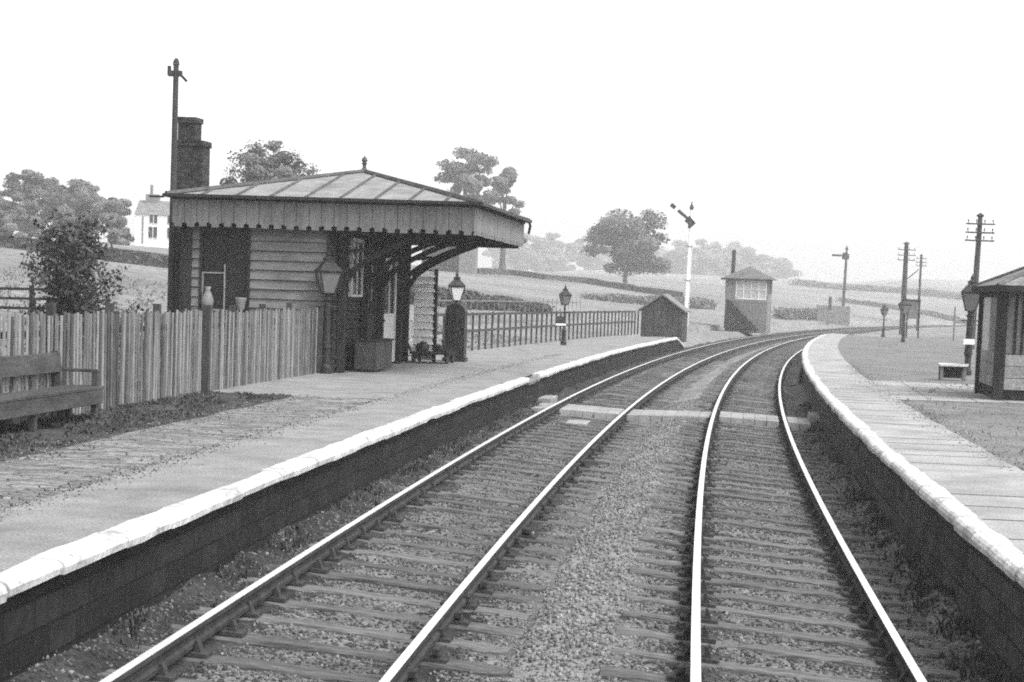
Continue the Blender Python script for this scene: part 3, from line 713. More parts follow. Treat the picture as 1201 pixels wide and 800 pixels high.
# openings on the platform side
for (y0, y1, zlo, zhi, pale) in ((1.35, 2.3, 1.6, 2.8, 0), (2.75, 3.7, 0.05, 2.5, 0), (4.55, 6.1, 0.05, 2.5, 1)):
    d = MB(); d.box(0, .1, y0-.07, y0, zlo, zhi+.07); d.box(0, .1, y1, y1+.07, zlo, zhi+.07); d.box(0, .1, y0, y1, zhi, zhi+.07)
    nm = 'window' if zlo > 1 else 'door'
    do = d.build(nm, M['palegrey'] if zlo > 1 or pale else M['dark_wood'], sb)
    if zlo > 1:
        MB().box(.062, .07, y0, y1, zlo, zhi).build('pane', M['glass_dark'], do)
        e = MB(); e.box(.07, .1, (y0+y1)/2-.03, (y0+y1)/2+.03, zlo, zhi); e.box(.07, .1, y0, y1, zlo, zlo+.05); e.build('sash', M['palegrey'], do)
    else:
        MB().box(.062, .085, y0, y1, zlo, 1.15).build('door_panel', M['palegrey'] if pale else M['dark_wood'], do)
        MB().box(.062, .07, y0, y1, 1.15, zhi).build('pane', M['glass_dark'], do)
        e = MB()
        for t in (.0, .48, .94): e.box(.072, .1, y0+(y1-y0)*t, y0+(y1-y0)*t+.07, 1.15, zhi)
        e.box(.072, .1, y0, y1, 1.15, 1.22); e.build('glazing_bars', M['palegrey'] if pale else M['dark_wood'], do)
        MB().lathe((.12, y0+.12, 1.05), [(.02, -.02), (.035, 0), (.02, .03)], 8).build('handle', M['iron'], do)
# posts on the platform wall with curved brackets carrying the canopy
for y in (.25, 2.55, 4.2, 6.4, 7.3):
    MB().box(.06, .2, y-.08, y+.08, 0, 3.02).build('wall_post', M['dark_wood'], sb)
    mb = MB(); P = []
    for t in np.linspace(0, 1, 7): P.append(Vector((.16+1.75*t**1.25, y, 1.85+1.12*t**.72)))
    for a, b in zip(P, P[1:]): mb.bar(a, b, .11, .13, upv=(0, 1, 0))
    mb.bar((.1, y, 2.98), (2.9, y, 2.98), .11, .14)
    mb.bar((.2, y, 2.55), (.75, y, 2.62), .07, .07)
    mb.build('bracket', M['dark_wood'], sb)
MB().box(XL+.06, XR-.06, YF+.06, YB-.06, 3.06, 3.1).build('soffit', M['dark_wood'], sb)
# lower boarded screen at the far end
mb = MB(); lap(mb, .2, .72, .05, 2.3, 8.0, pitch=.19)
sc = mb.build('boarded_screen', M['white'], sb)  # white stands in for sky light on the boards, lost under the canopy
MB().box(.7, .78, 7.96, 8.06, 0, 2.35).build('screen_post', M['dark_wood'], sc); MB().box(.2, .72, 8.002, 8.03, .05, 2.32).build('screen_back', M['dark_wood'], sc)
# valance: vertical boards with notched feet
def valance(a, b, name, m, zt=ZE-.04, zb=ZF):
    a, b = Vector(a), Vector(b); n = round((b-a).length/.262); d = (b-a)/n; u = d.normalized(); nr = Vector((u.y, -u.x, 0)); mb = MB()
    for i in range(n):
        p = a+d*i; w = d.length; o_ = nr*random.uniform(-.006, .006); g_ = .006; zb_ = zb+random.uniform(-.012, .012); k = w*.21; nt = .085
        P = [(g_, zt), (g_, zb_+nt), (k, zb_+nt*.8), (k, zb_), (w-k, zb_), (w-k, zb_+nt*.8), (w-g_, zb_+nt), (w-g_, zt)]
        mb.prism([p+o_+u*x+Vector((0, 0, z)) for x, z in P], -nr*.025)
        if random.random() < .5: mb.bar(p+o_+u*w*.5+nr*.001+Vector((0, 0, zt)), p+o_+u*w*.5+nr*.001+Vector((0, 0, zb_+.1)), .006, .006)
    return mb.build(name, m, sb)
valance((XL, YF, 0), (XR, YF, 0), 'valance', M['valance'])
valance((XR, YF, 0), (XR, YB, 0), 'valance', M['valance_pale'])  # track side drawn paler, its stronger daylight painted in
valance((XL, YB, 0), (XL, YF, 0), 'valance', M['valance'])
mb = MB(); mb.box(XL-.02, XR+.02, YF-.035, YF-.0, ZE-.07, ZE-.01); mb.box(XR+.002, XR+.035, YF, YB, ZE-.07, ZE-.01); mb.box(XL-.035, XL-.002, YF, YB, ZE-.07, ZE-.01); mb.build('cornice', M['dark_wood'], sb)
mb = MB(); mb.box(XL+.04, XR-.04, YF+.028, YF+.06, ZF+.12, ZE-.05); mb.box(XR-.06, XR-.028, YF+.06, YB, ZF+.12, ZE-.05); mb.box(XL+.028, XL+.06, YF+.06, YB, ZF+.12, ZE-.05); mb.build('valance_backing', M['black'], sb)
# roof
AX, AY, AZ = (XL+XR)/2, (YF+YB)/2, 4.43
e = .1; A_ = Vector((AX, AY, AZ)); c = [Vector((XL-e, YF-e, ZE)), Vector((XR+e, YF-e, ZE)), Vector((XR+e, YB+e, ZE)), Vector((XL-e, YB+e, ZE))]
mb = MB()
for i in range(4): mb.poly([c[i], c[(i+1) % 4], A_])
mb.poly([c[3], c[2], c[1], c[0]]); ro = mb.build('roof', M['roofing'], sb)
mb = MB()
for i in range(4): mb.tube([c[i]+Vector((0, 0, .02)), A_+Vector((0, 0, .02))], [.07, .06], 6)
mb.build('hip_capping', M['roof_rib'], ro)
mb = MB()
for i in range(4):
    a, b = c[i], c[(i+1) % 4]; n = max(1, round((b-a).length/.77)); mid = (a+b)/2; ru = (A_-mid)
    for k in range(1, n):
        t = k/n; p = a.lerp(b, t); reach = 1-abs(2*t-1); q = p+ru*reach*.985
        mb.tube([p+Vector((0, 0, .01)), q+Vector((0, 0, .01))], .032, 6)
mb.build('batten_roll', M['roof_rib'], ro)
mb = MB(); mb.box(XL-.14, XR+.14, YF-.19, YF-.1, ZE-.03, ZE+.035); mb.box(XR+.1, XR+.19, YF-.19, YB+.1, ZE-.03, ZE+.035); mb.box(XL-.19, XL-.1, YF-.1, YB+.1, ZE-.03, ZE+.035)
mb.box(XL-.45, XL-.14, YF-.17, YF-.12, ZE-.06, ZE-.02); mb.tube([(XR+.12, YB+.05, ZE-.02), (XR+.14, YB+.14, ZE-.1), (XR+.1, YB+.16, ZE-.3)], .035, 6); mb.build('gutter', M['iron'], sb)
MB().lathe((AX, AY, AZ-.05), [(.14, 0), (.1, .08), (.045, .15), (.04, .22), (.075, .25), (.04, .27), (.075, .32), (.055, .37), (.015, .4), (.01, .43)], 10).build('finial', M['roof_rib'], ro)
# chimney outside the end wall
ch = MB(); ch.box(-3.84, -3.24, 1.1, 1.62, -.05, 4.82); ch.box(-3.87, -3.21, 1.07, 1.65, 4.74, 4.86); ch.box(-3.82, -3.42, 1.12, 1.55, 4.86, 5.32); ch.box(-3.85, -3.39, 1.09, 1.58, 5.24, 5.36)
ch.build('chimney', M['brick'], sb, jit=.006)
# tall post by the chimney
tp = thing('tall_post', 'tall dark post with a small bracket on top, rising beside the station chimney', 'post', mw(sb) @ Vector((-3.78, .75, 0)), -TB)
MB().tube([(0, 0, -.1), (.02, 0, 6.45)], [.085, .06], 8).build('pole', M['pole'], tp)
mb = MB(); mb.box(-.15, .15, -.05, .05, 6.18, 6.3); mb.bar((.08, 0, 6.26), (.26, 0, 6.08), .05, .06, upv=(0, 1, 0)); mb.lathe((.02, 0, 6.42), [(.08, 0), (.06, .1), (.02, .15)], 6); mb.box(-.16, -.1, -.04, .04, 6.2, 6.4); mb.build('top_bracket', M['pole'], tp)

# small things under the canopy
def inb(x, y, z=0): return mw(sb) @ Vector((x, y, z))
cb = thing('wooden_locker', 'dark low wooden locker against the station wall under the canopy', 'locker', inb(.5, 1.8), -TB)
MB().box(-.24, .24, -.8, .9, .05, .66).build('body', M['fence_post'], cb, bevel=.01); MB().box(-.27, .27, -.83, .93, .662, .7).build('lid', M['dark_wood'], cb)
lt = thing('luggage_barrow', 'flat dark luggage barrow piled with sacks at the far end of the canopy', 'barrow', inb(.8, 7.5), -TB)
mb = MB(); mb.box(-.5, .5, -.5, .7, .22, .28); mb.bar((-.45, -.5, .25), (-.5, -1.0, .6), .04, .05); mb.bar((.45, -.5, .25), (.4, -1.0, .6), .04, .05); mb.build('bed', M['dark_wood'], lt)
for x in (-.42, .42):
    for y in (-.35, .5): MB().tube([(x-.03, y, .13), (x+.03, y, .13)], .13, 12).build('wheel', M['iron'], lt)
for (x, y, r_, lab) in ((-.28, .1, .17, 'larger dark sack on the left of the barrow'), (.12, .2, .12, 'small dark sack lying low on the right of the barrow')):
    mb = MB(); mb.lathe((0, 0, 0), [(r_*.9, 0), (r_*1.05, r_*.3), (r_, r_*.8), (r_*.75, r_*1.15), (r_*.3, r_*1.35), (r_*.15, r_*1.45)], 10)
    o = tag(mb.build('sack', M['iron'], None, smooth=True, jit=.02), lab, 'sack', 'sacks on the barrow'); o.location = inb(.8+x, 7.5+y, .281)
cab = thing('cast_iron_cabinet', 'dark upright cabinet with rounded top beyond the station screen', 'cabinet', inb(1.12, 9.0), -TB)
mb = MB(); mb.prism([(-.26, -.2, 0), (.26, -.2, 0), (.26, -.2, 1.3), (.2, -.2, 1.42), (.1, -.2, 1.5), (-.1, -.2, 1.5), (-.2, -.2, 1.42), (-.26, -.2, 1.3)], (0, .4, 0)); mb.build('body', M['iron'], cab, bevel=.01)
MB().box(-.3, .3, -.24, .24, 0, .1).build('plinth', M['iron'], cab); MB().box(-.18, .18, -.215, -.2, .5, 1.2).build('front_panel', M['dark_wood'], cab)

# ---------------------------------------------------------------- right hand shelter
THS = head(40)
sh = thing('waiting_shelter', 'small timber waiting shelter with low sloping roof at the right edge', 'shelter', T(36.9, 4.92, ZR), -THS)
LY, WX = 6.2, 3.2
zE = 2.22
mb = MB()
for i, y in enumerate((0., 2.9)): MB().box(-.1, .1, y-.1, y+.1, 0, zE+.04).build('post', M['dark_wood'], sh)
def pboards(mb, z0, z1, p, x0, x1, y):
    z = z0
    while z < z1: 
        mb.box(x0, x1, y-.03+random.uniform(-.004, .004), y, z, min(z+p, z1)-.012); z += p
mb = MB(); pboards(mb, .22, .95, .24, .1, WX, 0.02); mb.build('end_boards', M['shelter_board'], sh)
MB().box(.1, WX, .0, .03, .95, zE+.05).build('end_panel', M['grey'], sh)
mb = MB()
for x in (.28, .42, .95, 1.5, 2.2): mb.box(x-.025, x+.025, -.03, -.002, .95, zE+.05)
mb.build('cover_strip', M['dark_wood'], sh)
mb = MB()
z = .25
while z < .95: mb.box(-.03, .0, .1, 2.8, z, z+.228); z += .24
mb.build('side_boards', M['shelter_board'], sh)
MB().box(-.02, .01, .1, 1.5, .95, zE).build('side_panel', M['grey'], sh)
MB().box(-.02, .01, 1.7, 2.8, .95, zE).build('side_panel', M['palegrey'], sh)
MB().box(-.06, .05, .1, 2.8, zE-.14, zE-.01).build('head_beam', M['dark_wood'], sh)
MB().box(.02, WX, .05, 2.9, .0, .25).build('base', M['dark_wood'], sh)
mb = MB(); mb.box(WX-.08, WX, .03, 2.9, 0, zE+.05); mb.box(.1, WX-.08, 2.85, 2.9, .2, zE+.05); mb.build('back_wall', M['dark_wood'], sh)
sl = math.tan(rad(17))
x0, x2, y0, y1 = -.16, WX+.4, -.4, 3.7
rz_ = zE+.08+(x2-x0)/2*math.tan(rad(24)); cs = [Vector((x0, y0, zE+.08)), Vector((x2, y0, zE+.08)), Vector((x2, y1, zE+.08)), Vector((x0, y1, zE+.08))]
r0, r1 = Vector(((x0+x2)/2, y0+1.75, rz_)), Vector(((x0+x2)/2, y1-1.75, rz_))
mb = MB(); mb.poly([cs[0], cs[1], r0]); mb.poly([cs[1], cs[2], r1, r0]); mb.poly([cs[2], cs[3], r1]); mb.poly([cs[3], cs[0], r0, r1]); mb.poly(cs[::-1]); ro_ = mb.build('roof', M['slate'], sh)
mb = MB()
for p, q in ((cs[0], r0), (cs[1], r0), (cs[2], r1), (cs[3], r1), (r0, r1)): mb.tube([p+Vector((0, 0, .01)), q+Vector((0, 0, .01))], .045, 6)
mb.build('hip_capping', M['slate_dark'], ro_)
mb = MB(); mb.box(x0-.03, x2+.03, y0-.035, y0-.003, zE-.04, zE+.09); mb.box(x0-.035, x0-.003, y0, y1, zE-.04, zE+.09); mb.build('fascia', M['dark_wood'], sh)
br = thing('low_bench', 'low dark bench with a pale uneven seat slab beside the hooded lamp', 'bench', T(46.6, 5.0, ZR), -head(46))
mb = MB(); mb.hexa([(-.3, -.3, .36), (.4, -.3, .37), (.4, .3, .37), (-.3, .3, .36), (-.3, -.3, .42), (.4, -.3, .425), (.4, .3, .43), (-.3, .3, .42)]); mb.build('seat', M['palegrey'], br, jit=.02)
MB().box(-.2, .3, .12, .17, 0.05, .355).build('support', M['dark_wood'], br)
for x in (-.24, .33):
    for y in (-.22, .22): MB().box(x-.035, x+.035, y-.035, y+.035, 0, .355).build('leg', M['grey'], br)

# ---------------------------------------------------------------- poles and signals
def tele_pole(label, base, h, r, arms, armw, strut=False, rz=0., lean=0.):
    o = thing('telegraph_pole', label, 'telegraph pole', base, rz, 'telegraph poles on the right')
    MB().tube([(0, 0, -.3), (lean*.5, 0, h*.5), (lean, 0, h)], [r, r*.85, r*.65], 8).build('pole', M['pole'], o)
    MB().lathe((lean, 0, h), [(r*1.1, 0), (r*1.1, .06), (.02, .18)], 6).build('cap', M['pole'], o)
    for dz in arms:
        x = lean*(h-dz)/h; a = MB(); a.box(x-armw/2, x+armw/2, -r*.65-.1, -r*.65, h-dz-.035, h-dz+.035); ao = a.build('cross_arm', M['pole'], o)
        n = 4
        for k in range(n):
            xx = x-armw/2+.1+(armw-.2)*k/(n-1); MB().lathe((xx, -r*.65-.05, h-dz+.035), [(.015, 0), (.015, .07), (.03, .08), (.035, .14), (.015, .18)], 6).build('insulator', M['pole'], ao)
    if strut: MB().bar((.1, 0, h-3.0), (1.1, 0, h-2.1), .08, .08, upv=(0, 1, 0)).build('strut', M['pole'], o)
    return o
p1 = on_ground(1142, 84); top = at(1147, 254, 84)
tele_pole('telegraph pole with three cross arms rising behind the shelter roof', p1, top.z-p1.z, .17, (.35, .75, 1.12), 1.35, lean=.1)
p2 = on_ground(1060, 150); top = at(1061, 286, 150)
tele_pole('thick telegraph pole with a side strut and three cross arms behind the big lantern', p2, top.z-p2.z, .26, (.5, .95, 1.35), 1.5, strut=True)
p3 = on_ground(1078, 185); top = at(1081, 300, 185)
tele_pole('slender most distant telegraph pole beside the notice board', p3, top.z-p3.z, .16, (.3, .7, 1.05), 1.1)
pp = on_ground(1121, 105); tag(MB().tube([(pp.x, pp.y, pp.z-.2), (pp.x, pp.y, pp.z+2.0)], .05, 6).build('fence_post', M['grey']), 'thin grey post standing alone left of the shelter lamp', 'post')
nb = on_ground(1072, 118); nbt = thing('notice_board', 'grey notice board with dark capping beside the thick pole on the right', 'notice board', nb, -.25)
zb_ = at(1072, 374, 118).z-nb.z; zt_ = at(1072, 353, 118).z-nb.z
MB().box(-.36, .33, -.02, .02, zb_, zt_).build('panel', M['grey'], nbt); MB().box(-.45, .45, -.08, .08, zt_, zt_+.09).build('cap', M['iron'], nbt)
for x in (-.38, .38): MB().box(x-.05, x+.05, -.05, .05, 0, zt_-.002).build('post', M['dark_wood'], nbt)

def signal(label, base, h, arm_len, ang, m_post, m_arm, r, tip, rz=0., sc=1.):
    o = thing('semaphore_signal', label, 'signal', base, rz)
    MB().tube([(0, 0, -.3), (.07, 0, h*.5), (.14, 0, h)], [r, r*.85, r*.65], 6).build('post', m_post, o)
    MB().lathe((.14, 0, h), [(r*.9, 0), (r*.9, .1), (r*1.2, .14), (.03, .45), (.06, .5), (.01, .6)], 6).build('finial', m_arm, o)
    P = Vector((.0, -.16, h-.75)); d = Vector((-math.cos(ang), 0, math.sin(ang))); n_ = Vector((math.sin(ang), 0, math.cos(ang)))
    a0, a1 = P+d*.15, P+d*arm_len
    mb = MB(); mb.prism([a0-n_*.1, a1-n_*.15, a1+n_*.15, a0+n_*.1], (0, .03, 0)); ao = mb.build('arm', m_arm, o)
    if tip:
        b0, b1 = P+d*(arm_len*.62), P+d*(arm_len*.76)
        mb = MB(); mb.prism([b0-n_*.155-Vector((0, .006, 0)), b1-n_*.16-Vector((0, .006, 0)), b1+n_*.16-Vector((0, .006, 0)), b0+n_*.155-Vector((0, .006, 0))], (0, .042, 0)); mb.build('stripe', M['white'], ao)
    mb = MB(); c0 = P-d*.05
    mb.prism([c0+n_*.25*sc+d*.25*sc, c0-n_*.28*sc+d*.3*sc, c0-n_*.3*sc-d*.4, c0+n_*.12*sc-d*.45], (0, .05, 0)); mb.build('spectacle', m_arm, o)
    MB().box(-.1, .1, -.32, -.2, h-1.35, h-1.05).build('lamp', m_arm, o)
    mb = MB()
    for x in (-.16, .02): mb.tube([(x+.2, .12, 0), (x+.28, .12, h-1.5)], .018, 4)
    k = 0.3
    while k < h-1.6: mb.bar((.04, .12, k), (.24, .12, k), .015, .015); k += .32
    mb.build('ladder', m_post, o)
    for z in (h*.42, h*.7): MB().box(-.18, .3, -.13, .13, z, z+.06).build('bracket_band', M['grey'], o)
    return o
b1 = T(134.5, -9.4); b1.z = ground_z(b1.x, b1.y); t1 = at(810, 243, b1.y)
p_ = at(803, 385, 129.7); p_.z = min(.3, p_.z); gz1 = .2
signal('tall white semaphore signal with its arm raised, beyond the left platform end', Vector((p_.x, p_.y, gz1)), at(810, 246, p_.y).z-gz1, 1.75, rad(38), M['white'], M['iron'], .145, True)
p_ = on_ground(989, 232); 
signal('distant dark semaphore signal with level arm above the far curve', p_, at(991, 293, 232).z-p_.z, 1.75, rad(0), M['pole'], M['iron'], .2, False, sc=1.7)
pw = on_ground(980, 215)
mb = MB(); a = at(958, 366, 215); b = at(997, 368, 215); a.z -= 1.2; b.z -= 1.2
mb.bar(a+Vector((0, 0, .95)), b+Vector((0, 0, .95)), .5, 2.2)
tag(mb.build('parapet_wall', M['grey'], jit=.05), 'low grey parapet wall at the foot of the distant signal', 'wall')
q = at(974, 348, 213); tag(MB().tube([(q.x, q.y, q.z-1.6), (q.x, q.y, q.z)], .2, 6).build('stub_post', M['pole']), 'short thick post beside the distant signal', 'post')

# ---------------------------------------------------------------- hut, signal box
hp = at(775, 401, 91); hz0 = hp.z
ht = thing('platform_hut', 'small dark timber hut with gable end at the far end of the left platform', 'hut', (hp.x, hp.y, hz0), -.2)
w, d_, he, ha = 1.05, 2.4, 1.65, 2.38
mb = MB(); mb.prism([(-w, 0, 0), (w, 0, 0), (w, 0, he), (0, 0, ha-.04), (-w, 0, he)], (0, d_, 0)); mb.build('wall', M['fence_post'], ht)
mb = MB()
for sgn in (-1, 1): mb.hexa([(sgn*(w+.16), -.15, he-.13), (0, -.15, ha-.02), (0, d_+.15, ha-.02), (sgn*(w+.16), d_+.15, he-.13), (sgn*(w+.16), -.15, he-.05), (0, -.15, ha+.06), (0, d_+.15, ha+.06), (sgn*(w+.16), d_+.15, he-.05)])
mb.build('roof', M['grey'], ht)
mb = MB()
for k in range(9): mb.box(-w+.03+k*.27, -w+.05+k*.27, -.02, -.002, 0, he-.1)
mb.build('cover_strip', M['fence_post'], ht)
dr = MB().box(-.35, .4, -.03, -.002, .02, 1.55).build('door', M['fence_post'], ht); MB().box(.3, .34, -.06, -.03, .75, .85).build('handle', M['iron'], dr)

sx = at(874, 386, 141); sz = sx.z
sg = thing('signal_box', 'tall signal box with glazed upper floor, hipped roof and outside steps by the line', 'signal box', (sx.x, sx.y, sz), -.24)
hw, dp = 1.62, 3.4; zf = (at(874, 352, 141).z-sz); ze = at(874, 327, 141).z-sz; za = at(874, 312, 141).z-sz
MB().box(-hw, hw, 0, dp, -.3, zf-.15).build('base_wall', M['grey'], sg)
mb = MB(); mb.box(-hw-.02, hw+.02, -.02, dp+.02, zf-.15, zf+.05)
for x in (-hw, hw-.0): mb.box(x-.09, x+.09, -.02, .14, zf+.05, ze)
mb.box(-hw, -hw+.75, 0.0, .08, zf+.05, ze); mb.box(-hw, -hw+.08, 0, dp, zf+.05, ze); mb.box(-hw, hw, dp-.08, dp, zf+.05, ze); mb.box(hw-.08, hw, 0, dp, zf+.05, zf+.5); mb.build('cabin_wall', M['valance_pale'], sg)
fw = MB(); z0, z1 = zf+.12, ze-.12
for x in np.linspace(-hw+.78, hw-.12, 5): fw.box(x-.03, x+.03, -.03, .03, z0, z1)
fw.box(-hw+.75, hw-.1, -.035, .035, z0-.06, z0); fw.box(-hw+.75, hw-.1, -.035, .035, z1, z1+.06); fw.box(-hw+.75, hw-.1, -.03, .03, (z0+z1)/2-.025, (z0+z1)/2+.025)
fw = fw.build('window', M['white'], sg); MB().box(-hw+.78, hw-.12, .034, .045, z0, z1).build('pane', M['glass_mid'], fw)
oh = .42; mb = MB(); cs = [Vector((-hw-oh, -oh, ze)), Vector((hw+oh, -oh, ze)), Vector((hw+oh, dp+oh, ze)), Vector((-hw-oh, dp+oh, ze))]
r0, r1 = Vector((0, dp*.42, za)), Vector((0, dp*.62, za))
mb.poly([cs[0], cs[1], r0]); mb.poly([cs[1], cs[2], r1, r0]); mb.poly([cs[2], cs[3], r1]); mb.poly([cs[3], cs[0], r0, r1]); mb.poly(cs[::-1])
mb.build('roof', M['slate_dark'], sg)
MB().box(-hw-oh, hw+oh, -oh-.02, -oh+.01, ze-.12, ze+.0).build('fascia', M['dark_wood'], sg)
mb = MB(); mb.tube([(-1.45, dp*.7, ze), (-1.43, dp*.7, at(860, 296, 141).z-sz)], [.17, .15], 8); mb.lathe((-1.43, dp*.7, at(860, 296, 141).z-sz), [(.2, 0), (.2, .1), (.12, .25), (.02, .3)], 8); mb.build('chimney', M['brick'], sg)
st = MB()
n = 11
for k in range(n):
    t = k/n; st.box(-hw+.1+t*2.3, -hw+.42+t*2.3, -1.15, -.1, zf-(t)*zf-.08, zf-t*zf)
st.bar((-hw+.15, -1.12, zf-.1), (-hw+2.6, -1.12, -.1), .06, .25); st.bar((-hw+.15, -.12, zf-.1), (-hw+2.6, -.12, -.1), .06, .25)
sto = st.build('steps', M['dark_wood'], sg)
mb = MB(); mb.bar((-hw+.2, -1.12, zf+.85), (-hw+2.6, -1.12, .85), .05, .06)
for t in (0, .25, .5, .75, 1): mb.bar((-hw+.2+2.4*t, -1.12, zf*(1-t)), (-hw+.2+2.4*t, -1.12, zf*(1-t)+.86), .05, .05, upv=(0, 1, 0))
mb.build('handrail', M['grey'], sto)
mb = MB(); mb.prism([(-hw+.05, -1.05, 0), (-hw+2.3, -1.05, 0), (-hw+.1, -1.05, zf-.3)], (0, .9, 0)); mb.build('stair_boarding', M['dark_wood'], sto)

# ---------------------------------------------------------------- walls, hedges, houses on the hill
def polyline_wall(name, label, cat, pts, h, th, m, step=2.0, hj=.08):
    P = [Vector((p[0], p[1], 0)) for p in pts]; L_ = []
    for a, b in zip(P, P[1:]):
        n = max(1, int((b-a).length/step))
        for i in range(n): L_.append(a.lerp(b, i/n))
    L_.append(P[-1]); mb = MB(); n = len(L_)
    for i, p in enumerate(L_):
        d = (L_[min(i+1, n-1)]-L_[max(i-1, 0)]).normalized(); nr = Vector((-d.y, d.x, 0)); z = ground_z(p.x, p.y); hh = h+random.uniform(-hj, hj)
        for q, zz in ((-th/2, -.4), (-th*.36, hh), (0, hh+.06), (th*.36, hh), (th/2, -.4)): mb.v.append(tuple(p+nr*q+Vector((0, 0, z+zz))))
    for i in range(n-1):
        for k in range(4): mb.f.append((i*5+k, i*5+k+1, (i+1)*5+k+1, (i+1)*5+k)); mb.mi.append(0)
    return tag(mb.build(name, m), label, cat)
def march(px, py):                        # where the view through a pixel meets the slope
    Y = 20.
    while Y < 700:
        p = at(px, py, Y)
        if ground_z(p.x, p.y) > p.z: return p
        Y += .5
    return at(px, py, 320)
W1 = [march(x, y) for x, y in ((-60, 285), (0, 290), (60, 297), (130, 307), (205, 316), (300, 327))]
polyline_wall('stone_wall', 'long dark dry stone wall crossing the hillside below the white cottage', 'wall', W1, .72, .5, M['stonewall'])
W2 = [march(x, y) for x, y in ((560, 321), (600, 323), (640, 328), (690, 333), (756, 344), (800, 350))]
polyline_wall('stone_wall', 'thin dry stone wall on the crest of the field left of the big round tree', 'wall', W2, .75, .6, M['stonewall'])
W3 = [march(x, y) for x, y in ((470, 356), (505, 359), (540, 362), (590, 364), (640, 366))]

def hedge(name, label, pts, h, w, n, ls, m=None, cat='hedge'):
    L_ = [Vector((p[0], p[1], 0)) for p in pts]; seg = [(b-a).length for a, b in zip(L_, L_[1:])]; tot = sum(seg); C = []
    for _ in range(n):
        t = random.random()*tot; i = 0
        while t > seg[i] and i < len(seg)-1: t -= seg[i]; i += 1
        f = t/seg[i]; p = L_[i].lerp(L_[i+1], f); H = h[i]+(h[i+1]-h[i])*f if hasattr(h, '__len__') else h
        H *= 1+.35*noise.noise((p.x*.35, p.y*.35, 5))
        p = p+Vector((random.gauss(0, w*.4), random.gauss(0, w*.4), 0)); z = ground_z(p.x, p.y); C.append((p.x, p.y, z+H*random.random()**.7))
    return tag(leaves(name, np.array(C), ls, m or M['hedge']), label, cat)
def leaves(name, C, size, m, parent=None, nrm=None):
    n = len(C)
    if nrm is None: nr = RNG.normal(size=(n, 3))
    else: nr = nrm + RNG.normal(size=(n, 3))*.45
    nr /= np.linalg.norm(nr, axis=1)[:, None]
    u = RNG.normal(size=(n, 3)); u -= nr*(u*nr).sum(1)[:, None]; u /= np.linalg.norm(u, axis=1)[:, None]; v = np.cross(nr, u)
    s1 = size*RNG.uniform(.6, 1.3, (n, 1)); s2 = s1*RNG.uniform(.45, .8, (n, 1))
    V = np.stack([C-u*s1, C-v*s2*.9-u*s1*.1, C+u*s1, C+v*s2*.9-u*s1*.1], 1).reshape(-1, 3)
    if parent is not None: V = V-np.array(mw(parent).translation)[None]
    return raw(name, V, np.arange(n*4).reshape(-1, 4), m, parent)
hedge('hedge', 'dark tapering hedge behind the platform fence, right of the station building', W3, (1.25, 1.15, .95, .7, .5), .7, 9000, .13)
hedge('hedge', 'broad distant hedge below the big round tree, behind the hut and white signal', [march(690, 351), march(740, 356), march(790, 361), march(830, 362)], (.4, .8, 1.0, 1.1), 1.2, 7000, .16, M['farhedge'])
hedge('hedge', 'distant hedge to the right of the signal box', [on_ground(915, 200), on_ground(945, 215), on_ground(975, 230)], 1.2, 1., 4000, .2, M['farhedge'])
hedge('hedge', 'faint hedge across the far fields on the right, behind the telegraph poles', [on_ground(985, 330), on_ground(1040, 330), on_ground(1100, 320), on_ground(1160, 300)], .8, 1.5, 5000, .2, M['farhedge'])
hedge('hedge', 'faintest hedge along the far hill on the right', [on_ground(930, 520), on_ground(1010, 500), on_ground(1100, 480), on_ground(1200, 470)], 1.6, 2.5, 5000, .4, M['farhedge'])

def cottage():
    Y = 215; b = march(180, 285); b = at(182, 286, Y); 
    g_ = ground_z(b.x, b.y); z0 = min(b.z, g_+1.6)
    k = Y/F
    o = thing('cottage', 'white painted two storey cottage with slate roof on the hillside', 'cottage', (at(182, 286, Y).x, Y, b.z), -.02)
    X0_, X1_ = (158-182)*k, (226-182)*k; H = 34*k; rr = 17*k; D = 5.
    MB().box(X0_, X1_, 0, D, -2.5, H).build('wall', M['white'], o)
    mb = MB(); e = .15
    mb.prism([(X0_-.1, -e, H-.05), (X0_-.1, D/2, H+rr), (X0_-.1, D+e, H-.05)], (X1_-X0_+.2, 0, 0)); r_ = mb.build('roof', M['slate'], o)
    cm = MB().box(X0_+.75, X0_+2.3, D/2-.5, D/2+.5, H+rr-.55, H+rr+.75); cm.box(X0_+1.2, X0_+1.5, D/2-.15, D/2+.15, H+rr+.75, H+rr+1.9); cm.build('chimney', M['grey'], r_)
    for (x0, x1, y0, y1) in ((175, 184, 251.5, 262), (174, 184, 266.5, 279), (196, 204, 251.5, 262), (196, 204, 267, 279)):
        a, b_ = (x0-182)*k, (x1-182)*k; z1, z0 = (286-y0)*k, (286-y1)*k
        w_ = MB(); w_.box(a-.06, b_+.06, -.06, -.003, z0-.1, z0); w_.box(a-.05, a, -.04, -.003, z0, z1); w_.box(b_, b_+.05, -.04, -.003, z0, z1); w_.box(a, b_, -.04, -.003, z1, z1+.05); w_.box((a+b_)/2-.05, (a+b_)/2+.05, -.04, -.003, z0, z1)
        wo = w_.build('window', M['palegrey'], o); MB().box(a, b_, -.02, -.003, z0, z1).build('pane', M['glass_dark'], wo)
    MB().box((166.5-182)*k, (168-182)*k, -.1, -.003, 0, H-.3).build('downpipe', M['grey'], o)
cottage()
